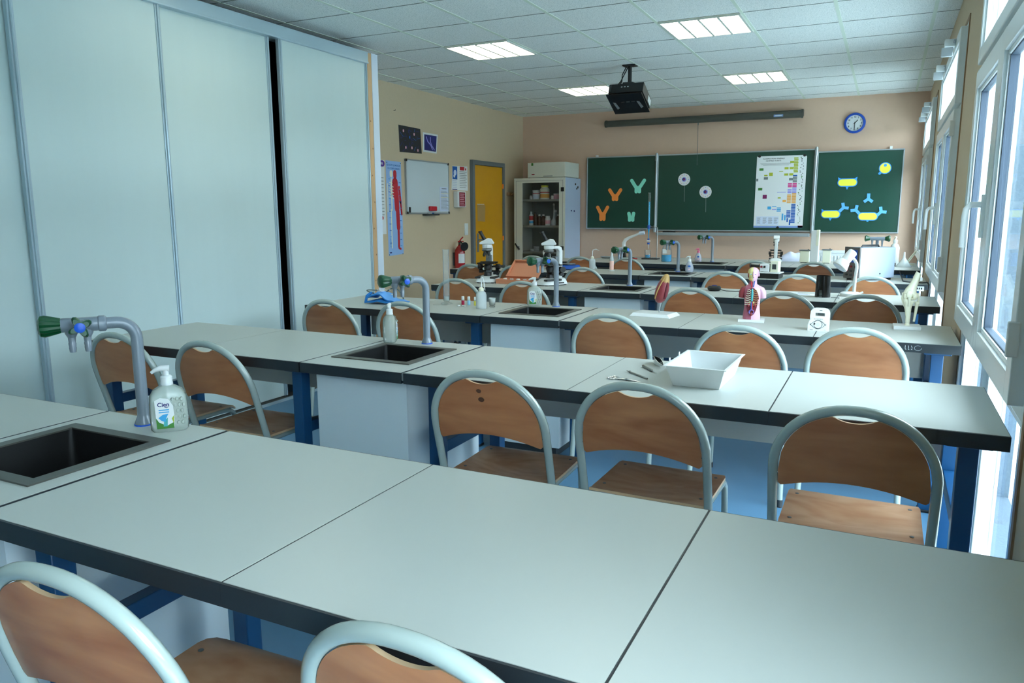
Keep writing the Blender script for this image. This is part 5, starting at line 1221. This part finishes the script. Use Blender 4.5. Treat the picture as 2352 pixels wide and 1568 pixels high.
for i in range(n):
    a0, a1 = 2 * PI * i / n, 2 * PI * (i + 1) / n; am = (a0 + a1) / 2
    lowz = .052 if -2.25 < (am - 2 * PI if am > PI else am) < -1.5 else 0.0
    for z0, z1 in ((lowz, .052), (.052, .145)) if lowz < .05 else ((.052, .145),):
        for dr, fl in ((0, 1), (-.003, 0)):
            v = [b.v(((rad(z_) + dr) * math.cos(a_), (rad(z_) + dr) * math.sin(a_), z_)) for a_, z_ in ((a0, z0), (a1, z0), (a1, z1), (a0, z1))]
            b.f(v if fl else v[::-1], 'black_gloss')
    v = [b.v(((rad(.145) + dr) * math.cos(a_), (rad(.145) + dr) * math.sin(a_), .145)) for a_, dr in ((a0, 0), (a1, 0), (a1, -.003), (a0, -.003))]; b.f(v, 'black')
b.build('shell', t)
b = MB(); b.lathe([(.018, .001), (.019, .05), (.017, .05), (.0165, .003)], 'glass', 18, (-.008, -.022, 0)); b.build('inner_glass', t)
t = thing('steel_clip', 'small steel clip lying right of the black cylinder', 'clip', (-.285, 5.50, T), 0)
b = MB(); b.tube([(-.02, 0, .004), (0, .004, .004), (.03, 0, .004)], .003, 'metal', 8); b.tube([(.03 + .008 * math.cos(a), .008 * math.sin(a), .004) for a in [2 * PI * k / 10 for k in range(10)]], .002, 'metal', 6, closed=True); b.build('wire', t)
t = thing('desk_lamp', 'white desk lamp with bent neck pointing down to the left', 'desk lamp', (-.195, 5.70, T), 0)
b = MB(); b.lathe([(.066, 0), (.066, .018), (.055, .026), (.02, .03)], 'white_plastic', 32); b.tube([(.05, 0, .015), (.08, 0, .03)], .006, 'white_plastic', 8); b.build('base', t)
b = MB(); b.tube([(.022, 0, .02), (.023, 0, .10), (.028, 0, .17), (.030, 0, .20), (.026, 0, .225), (.012, 0, .248), (-.005, 0, .262)], [.0115, .0115, .011, .0105, .0105, .0105, .0105], 'white_plastic', 14); b.build('neck', t)
b = MB(); A_, B_ = Vector((.002, .01, .305)), Vector((-.080, -.035, .195)); dd = B_ - A_
b.tube([A_ - dd * .02, A_, A_ + dd * .06, A_ + dd * .58, A_ + dd * .62, A_ + dd * .88, A_ + dd * .96, B_], [.012, .024, .031, .033, .038, .052, .053, .048], 'white_plastic', 28, cap=True); b.build('shade', t)
b = MB(); b.tube([B_ + dd * .002, B_ + dd * .012], .044, 'pale_blue_white', 24); b.build('bulb_face', t)

# --- fifth row
t = thing('multimeter', 'dark meter with red leads at the left of the fifth row', 'meter', (-3.60, 7.20, T + .002), math.radians(10))
b = MB(); b.tube([(-.16, 0, .012), (-.06, 0, .013), (-.03, 0, .013), (.0, 0, .010)], [.012, .012, .016, .014], 'dark_grey', 12); b.build('body', t)
b = MB(); b.tube([(.0, 0, .012), (.025, 0, .012)], .013, 'mid_grey', 12); b.build('collar', t)
b = MB(); b.tube([(.03, 0, .01), (.08, .03, .03), (.12, -.02, .012), (.16, .0, .006), (.2, -.02, .0055)], .005, 'print_maroon', 8); b.tube([(.03, 0, .01), (.09, -.04, .02), (.13, .03, .008), (.19, .05, .0055)], .005, 'print_red', 8); b.build('lead', t)
t = thing('red_clamp', 'small red clamp block behind the right microscope', 'clamp', (-3.27, 7.29, T), 0)
b = MB(); b.box(-.06, .06, -.03, .03, 0, .035, 'red_plastic'); b.box(-.10, -.05, -.02, .02, .035, .06, 'dark_grey'); b.build('block', t, .004, smooth=False)
b = MB(); b.lathe([(.012, .035), (.012, .07)], 'white_plastic', 12, (.02, 0, 0)); b.build('knob', t)
t = thing('lab_balance', 'flat blue laboratory balance on the fifth row table', 'balance', (-2.95, 7.24, T), math.radians(6))
b = MB(); b.box(-.16, .16, -.10, .12, .008, .045, 'balance_blue', tx=.02, ty=.03); b.build('body', t, .006, smooth=False)
b = MB(); b.lathe([(.07, .046), (.085, .055), (.085, .06)], 'steel_dull', 28, (.03, .02, 0)); b.build('weighing_pan', t)
b = MB(); b.box(-.14, -.06, -.075, -.03, .044, .05, 'dark_grey'); b.build('display', t)
for sx in (-.12, .12):
    for sy in (-.07, .09): b = MB(); b.lathe([(.012, 0), (.012, .009)], 'black', 10, (sx, sy, 0)); b.build('foot', t)
t = thing('erlenmeyer_flask', 'clear stoppered flask standing at the left end of the blue balance', 'flask', (-3.16, 7.22, T), 0)
b = MB(); b.lathe([(.038, 0), (.042, .01), (.016, .09), (.012, .13), (.014, .15)], 'glass', 20); b.build('body', t); b = MB(); b.lathe([(.010, .14), (.016, .158), (.016, .185), (.008, .19)], 'white_plastic', 14); b.build('stopper', t)
t = thing('test_cylinder', 'narrow cylinder with salmon pink liquid right of the tall wash bottle', 'measuring cylinder', (-2.43, 7.22, T), 0)
b = MB(); b.lathe([(.030, 0), (.030, .006), (.020, .012)], 'milky', 18); b.build('foot', t); b = MB(); b.lathe([(.021, .012), (.021, .10)], 'liquid_pink', 18); b.build('liquid', t); b = MB(); b.lathe([(.0215, .10), (.0215, .125), (.012, .15), (.010, .19)], 'milky', 16); b.build('tube', t)
t = thing('optical_device', 'white optical measuring device on a black base left of the oscilloscope', 'measuring device', (-.91, 6.98, T), math.radians(-8))
b = MB(); b.box(-.11, .11, -.075, .075, 0, .045, 'black'); b.build('base', t, .004, smooth=False)
b = MB(); b.box(-.115, .115, -.08, .08, .045, .055, 'white_plastic'); b.build('top_plate', t, .003, smooth=False)
b = MB(); b.box(-.06, .02, -.05, .03, .058, .125, 'white_plastic'); b.build('lamp_house', t, .004, smooth=False)
b = MB(); b.box(.03, .095, -.045, .04, .056, .15, 'cream'); b.box(.045, .08, -.048, -.044, .08, .125, 'dark_grey'); b.build('detector', t, .003, smooth=False)
for (u, m) in ((-.045, 'print_maroon'), (-.018, 'black')): b = MB(); b.tube([(u, -.05, .10), (u, -.062, .10)], .009, m, 12); b.build('socket', t)
b = MB(); b.tube([(-.06, 0, .10), (-.15, 0, .105), (-.155, 0, .105), (-.16, 0, .105)], [.012, .012, .02, .02], 'black', 14); b.build('viewing_tube', t)
# oscilloscope
t = thing('oscilloscope', 'large pale oscilloscope with grey front panel at the window end', 'oscilloscope', (-.18, 6.98, T), math.radians(43))
b = MB(); b.box(.0, .36, .0, .17, .018, .275, 'scope_white'); b.build('case', t, .006, smooth=False)
b = MB(); b.box(-.014, .0, -.004, .174, .014, .279, 'scope_panel'); d = b.build('front_panel', t, .003, smooth=False)
b = MB(); b.box(-.0165, -.014, .02, .10, .15, .255, 'scope_blue'); b.build('screen', d, .002, smooth=False)
for k in range(3):
    for j in range(3):
        b = MB(); b.tube([(-.014, .03 + .05 * j, .045 + .035 * k), (-.026, .03 + .05 * j, .045 + .035 * k)], .009, 'print_maroon' if (k + j) % 3 == 0 else 'dark_grey', 12); b.build('knob', d)
for k in range(3): b = MB(); b.tube([(-.014, .135, .17 + .032 * k), (-.024, .135, .17 + .032 * k)], .008, 'dark_grey', 12); b.build('knob', d)
b = MB(); b.tube([(.08, .085, .275), (.09, .085, .289), (.25, .085, .289), (.26, .085, .275)], .008, 'dark_grey', 8); b.build('carry_handle', t)
for xx in (.03, .32):
    for yy in (.02, .15): b = MB(); b.box(xx - .015, xx + .015, yy - .012, yy + .012, 0, .018, 'black'); b.build('foot', t)
b = MB(); b.lathe([(.006, 0), (.006, .002)], 'black', 10); o_ = b.build('vent', t); o_.location = (.21, -.0005, .055); o_.rotation_euler = (PI / 2, 0, 0)
b = MB(); b.tube([(.12, 7.20, T + .08), (.14, 7.12, T + .03), (.15, 7.05, T + .005), (.19, 6.98, T + .005), (.24, 6.95, T + .005), (.29, 6.93, T + .006), (.322, 6.91, T + .012), (.335, 6.88, T - .004), (.335, 6.86, T - .07), (.334, 6.83, T - .15), (.332, 6.82, T - .25)], .005, 'black', 8)
tag(b.build('power_cord'), 'black power cord running from the oscilloscope over the table end', 'cord')

# --- farthest row and demonstration table
t = thing('document_camera', 'white arm document camera at the left of the last worktop', 'document camera', (-2.96, 9.35, T), 0)
b = MB(); b.box(-.08, .10, -.05, .05, 0, .012, 'dark_grey'); b.box(-.05, .0, -.025, .025, .012, .11, 'black', tx=.012, ty=.006); b.build('base', t, .004, smooth=False)
b = MB(); b.tube([(-.03, 0, .10), (-.03, 0, .19), (-.01, 0, .23), (.04, 0, .26), (.13, 0, .295), (.19, 0, .32)], [.02, .024, .022, .017, .014, .014], 'white_plastic', 16); b.build('arm', t)
b = MB(); b.tube([(.17, 0, .315), (.23, 0, .33)], [.025, .03], 'pale_blue_white', 16); b.box(.06, .26, -.03, .03, .352, .362, 'mid_grey'); b.tube([(.2, 0, .34), (.2, 0, .355)], .012, 'mid_grey', 10); b.build('camera_head', t)
t = thing('glass_dish_set', 'shallow silver dish left of the document camera', 'dish', (-3.18, 9.25, T), 0)
b = MB(); b.lathe([(.06, 0), (.085, .02), (.082, .021), (.055, .004)], 'alu', 24); b.build('dish', t)
t = thing('burette_stand', 'tall burette filled with blue liquid clamped to a thin stand', 'burette stand', (-2.60, 9.22, T), 0)
b = MB(); b.box(-.10, .10, -.06, .06, 0, .016, 'dark_grey'); b.build('base', t, .003, smooth=False)
b = MB(); b.tube([(.07, .02, .016), (.07, .02, .385), (.06, .02, .395), (.0, .01, .395)], .005, 'steel_dull', 10); b.build('rod', t)
b = MB(); b.tube([(.03, .01, .39), (-.02, -.005, .40)], .009, 'dark_grey', 8); b.tube([(-.03, -.012, .375), (-.03, -.012, .42)], .018, 'balance_blue', 12); b.build('clamp', t)
b = MB(); b.tube([(-.03, -.012, .36), (-.03, -.012, .80), (-.03, -.012, .81)], [.0135, .0135, .017], 'glass', 14, cap=False); bu = b.build('burette', t)
b = MB(); b.tube([(-.03, -.012, .37), (-.03, -.012, .70)], .0118, 'liquid_blue', 12); b.tube([(-.03, -.012, .37), (-.03, -.012, .33), (-.03, -.012, .24)], [.0118, .006, .003], 'liquid_blue', 10); b.build('liquid', bu)
b = MB(); b.tube([(-.03, -.012, .185), (-.03, -.012, .205)], .016, 'balance_blue', 12); b.tube([(-.05, -.012, .225), (-.01, -.012, .225)], .01, 'white_plastic', 10); b.tube([(-.03, -.012, .24), (-.03, -.012, .255)], .014, 'balance_blue', 12); b.tube([(-.03, -.012, .13), (-.03, -.012, .19)], [.003, .007], 'white_plastic', 8); b.build('stopcock', bu)
t = thing('beaker', 'beaker with turquoise liquid on the burette stand base', 'beaker', (-2.635, 9.205, T + .0165), 0)
b = MB(); b.lathe([(.034, 0), (.036, .004), (.036, .095), (.038, .1), (.034, .095), (.034, .006)], 'glass', 22, cap=False); b.build('cup', t); b = MB(); b.lathe([(.0335, .003), (.0335, .04)], 'liquid_blue', 20); b.build('liquid', t)
b = MB(RZ(.2, (-2.83, 9.18, T))); b.tube([(-.08, 0, .006), (.07, 0, .006)], .006, 'red_plastic', 10); tag(b.build('red_pen'), 'red pen lying left of the burette stand', 'pen')
t = thing('reagent_bottle', 'clear bottle half full of turquoise liquid with dark cap', 'bottle', (-2.300, 8.83, T), 0)
b = MB(); b.lathe([(.056, 0), (.060, .006), (.060, .12), (.050, .16), (.024, .205), (.020, .215)], 'glass', 26); b.build('body', t)
b = MB(); b.lathe([(.054, .004), (.0575, .01), (.0575, .082)], 'liquid_blue', 26); b.build('liquid', t)
b = MB(); b.lathe([(.023, .21), (.023, .24), (.018, .243)], 'black', 18); b.build('cap', t)
b = MB(M_from((-.005, -.0608, .10), UX, UZ, -UY)); b.rect(-.026, 0, .02, .05, 'paper', .0012); b.build('label_sticker', t, smooth=False)
microscope('white microscope on the last worktop below the chart', -1.135, 9.27, math.radians(277), straight=True, scale=.78)
t = thing('lab_coat', 'white lab coat heaped behind the microscope on the last worktop', 'lab coat', (-.93, 9.555, T), .1)
b = MB()
def cloth(u, v, k):
    x = -.19 + .40 * u; y = -.11 + .22 * v
    z = .10 * math.sin(PI * min(1, u * 1.1) ** .7) ** .8 * math.sin(PI * v) ** .6 if 0 < u < .909 and 0 < v < 1 else 0
    z += .010 * math.sin(u * 23 + v * 3) * math.sin(PI * u) * math.sin(PI * v) + .004
    return (x, y, max(.0, z - (.004 if k else 0)))
b.grid(cloth, 36, 14, 'coat_cloth'); b.build('cloth', t)
t = thing('white_column', 'tall narrow white plastic box standing on the last worktop', 'column', (-.705, 9.13, T), math.radians(-6))
b = MB(); b.box(-.042, .042, -.03, .03, 0, .37, 'white_plastic'); b.build('body', t, .006, smooth=False)
b = MB(); b.box(.012, .0425, -.031, .031, .2, .374, 'cream'); b.build('cover', t, .004, smooth=False)
for (x, y, h, w_, l) in ((-.82, 9.28, .135, .05, 'beige instrument block left of the tall white column'), (-.585, 9.25, .145, .042, 'grey beige instrument block right of the tall white column')):
    t = thing('instrument_block', l, 'instrument', (x, y, T), 0, 'beige instrument blocks')
    b = MB(); b.box(-w_, w_, -.04, .04, .006, h, 'cream'); b.build('housing', t, .004, smooth=False)
    b = MB(); b.box(-w_ - .01, w_ + .012, -.045, .045, h, h + .012, 'mid_grey'); b.lathe([(.007, h + .012), (.007, h + .02)], 'dark_grey', 10, (w_ * .7, 0, 0)); b.build('lid', t, .002, smooth=False)
    b = MB(); b.box(-w_ * .8, w_ * .8, -.034, .034, 0, .006, 'black'); b.build('foot', t)
t = thing('bench_tap', 'two-way grey and green tap on the last worktop above the oscilloscope', 'tap', (-.085, 9.45, T), 0)
b = MB(); b.lathe([(.025, 0), (.025, .01), (.016, .03), (.0155, .04)], 'tap_grey', 16); b.tube([(0, 0, .04), (0, 0, .255), (0, -.01, .275), (0, -.03, .28)], .0165, 'tap_grey', 14); b.tube([(-.075, -.035, .275), (.075, -.035, .275)], .019, 'tap_grey', 16); b.build('column', t)
for s in (-1, 1):
    b = MB(); b.tube([(s * .075, -.035, .275), (s * .08, -.035, .275), (s * .118, -.035, .277), (s * .13, -.035, .277)], [.018, .022, .036, .024], 'tap_green', 8); b.build('valve_knob', t)
    b = MB(); b.tube([(s * .05, -.035, .265), (s * .05, -.035, .235), (s * .05, -.035, .18)], [.014, .010, .007], 'tap_grey', 10); b.build('hose_nozzle', t)
t = thing('squeeze_bottle', 'white plastic bottle with cap by the window on the last worktop', 'bottle', (.095, 9.42, T), 0)
b = MB(); b.lathe([(.044, 0), (.047, .008), (.047, .18), (.036, .21), (.02, .225), (.019, .24)], 'white_plastic', 24); b.build('body', t)
b = MB(); b.lathe([(.023, .235), (.023, .262), (.012, .268), (.011, .285)], 'white_plastic', 18); b.ell((.002, 0, .292), (.014, .010, .012), 'cream', 12, 6); b.build('cap', t)
t = thing('funnel', 'translucent funnel standing mouth down by the window', 'funnel', (.185, 8.93, T), 0)
b = MB(); b.lathe([(.075, 0), (.075, .006), (.02, .085), (.012, .10), (.008, .155)], 'milky', 28, cap=False); b.build('cone', t)
t = thing('support_bracket', 'off-white folding support leaning toward the window on the last worktop', 'support', (.245, 9.32, T), 0)
b = MB(); b.tube([(-.03, 0, .012), (.06, .02, .15)], .012, 'cream', 10); b.build('arm', t); b = MB(); b.box(-.05, .05, -.03, .03, 0, .012, 'cream'); b.build('base', t, .003, smooth=False)
t = thing('supply_box', 'small yellow edged black box beside the funnel', 'box', (.08, 9.00, T), 0)
b = MB(); b.box(-.035, .03, -.02, .02, 0, .035, 'black'); b.build('case', t, .003, smooth=False); b = MB(); b.box(-.042, -.035, -.02, .02, 0, .04, 'foam_yellow'); b.build('end_cap', t, smooth=False)

# ------------------------------------------------------------------ light, world, camera
w = bpy.data.worlds.new('World'); bpy.context.scene.world = w; w.use_nodes = True
bg = w.node_tree.nodes['Background']; bg.inputs['Color'].default_value = (0.66, 0.85, 0.96, 1); bg.inputs['Strength'].default_value = 14.5
cd = bpy.data.cameras.new('camera'); co = bpy.data.objects.new('camera', cd); C.objects.link(co)
F, PT, YA, RO = 1741.446, .1679, .4554, -.0038
cd.sensor_width = 36; cd.lens = F / 2352 * 36; cd.clip_start = .05
co.matrix_world = Matrix.Translation((0, 0, 1.3625)) @ Matrix.Rotation(YA, 4, 'Z') @ Matrix.Rotation(PI / 2 - PT, 4, 'X') @ Matrix.Rotation(RO, 4, 'Z')
sc = bpy.context.scene; sc.camera = co
sc.view_settings.view_transform = 'Standard'; sc.view_settings.look = 'None'; sc.view_settings.exposure = 0.3; sc.view_settings.gamma = 1.0
sc.view_settings.use_curve_mapping = False
sc.cycles.use_denoising = True; sc.cycles.max_bounces = 9; sc.cycles.diffuse_bounces = 6; sc.cycles.glossy_bounces = 4; sc.cycles.transparent_max_bounces = 18; sc.cycles.transmission_bounces = 6
sc.cycles.adaptive_threshold = 0.015; sc.cycles.sample_clamp_indirect = 6.0; sc.cycles.caustics_reflective = False; sc.cycles.caustics_refractive = False
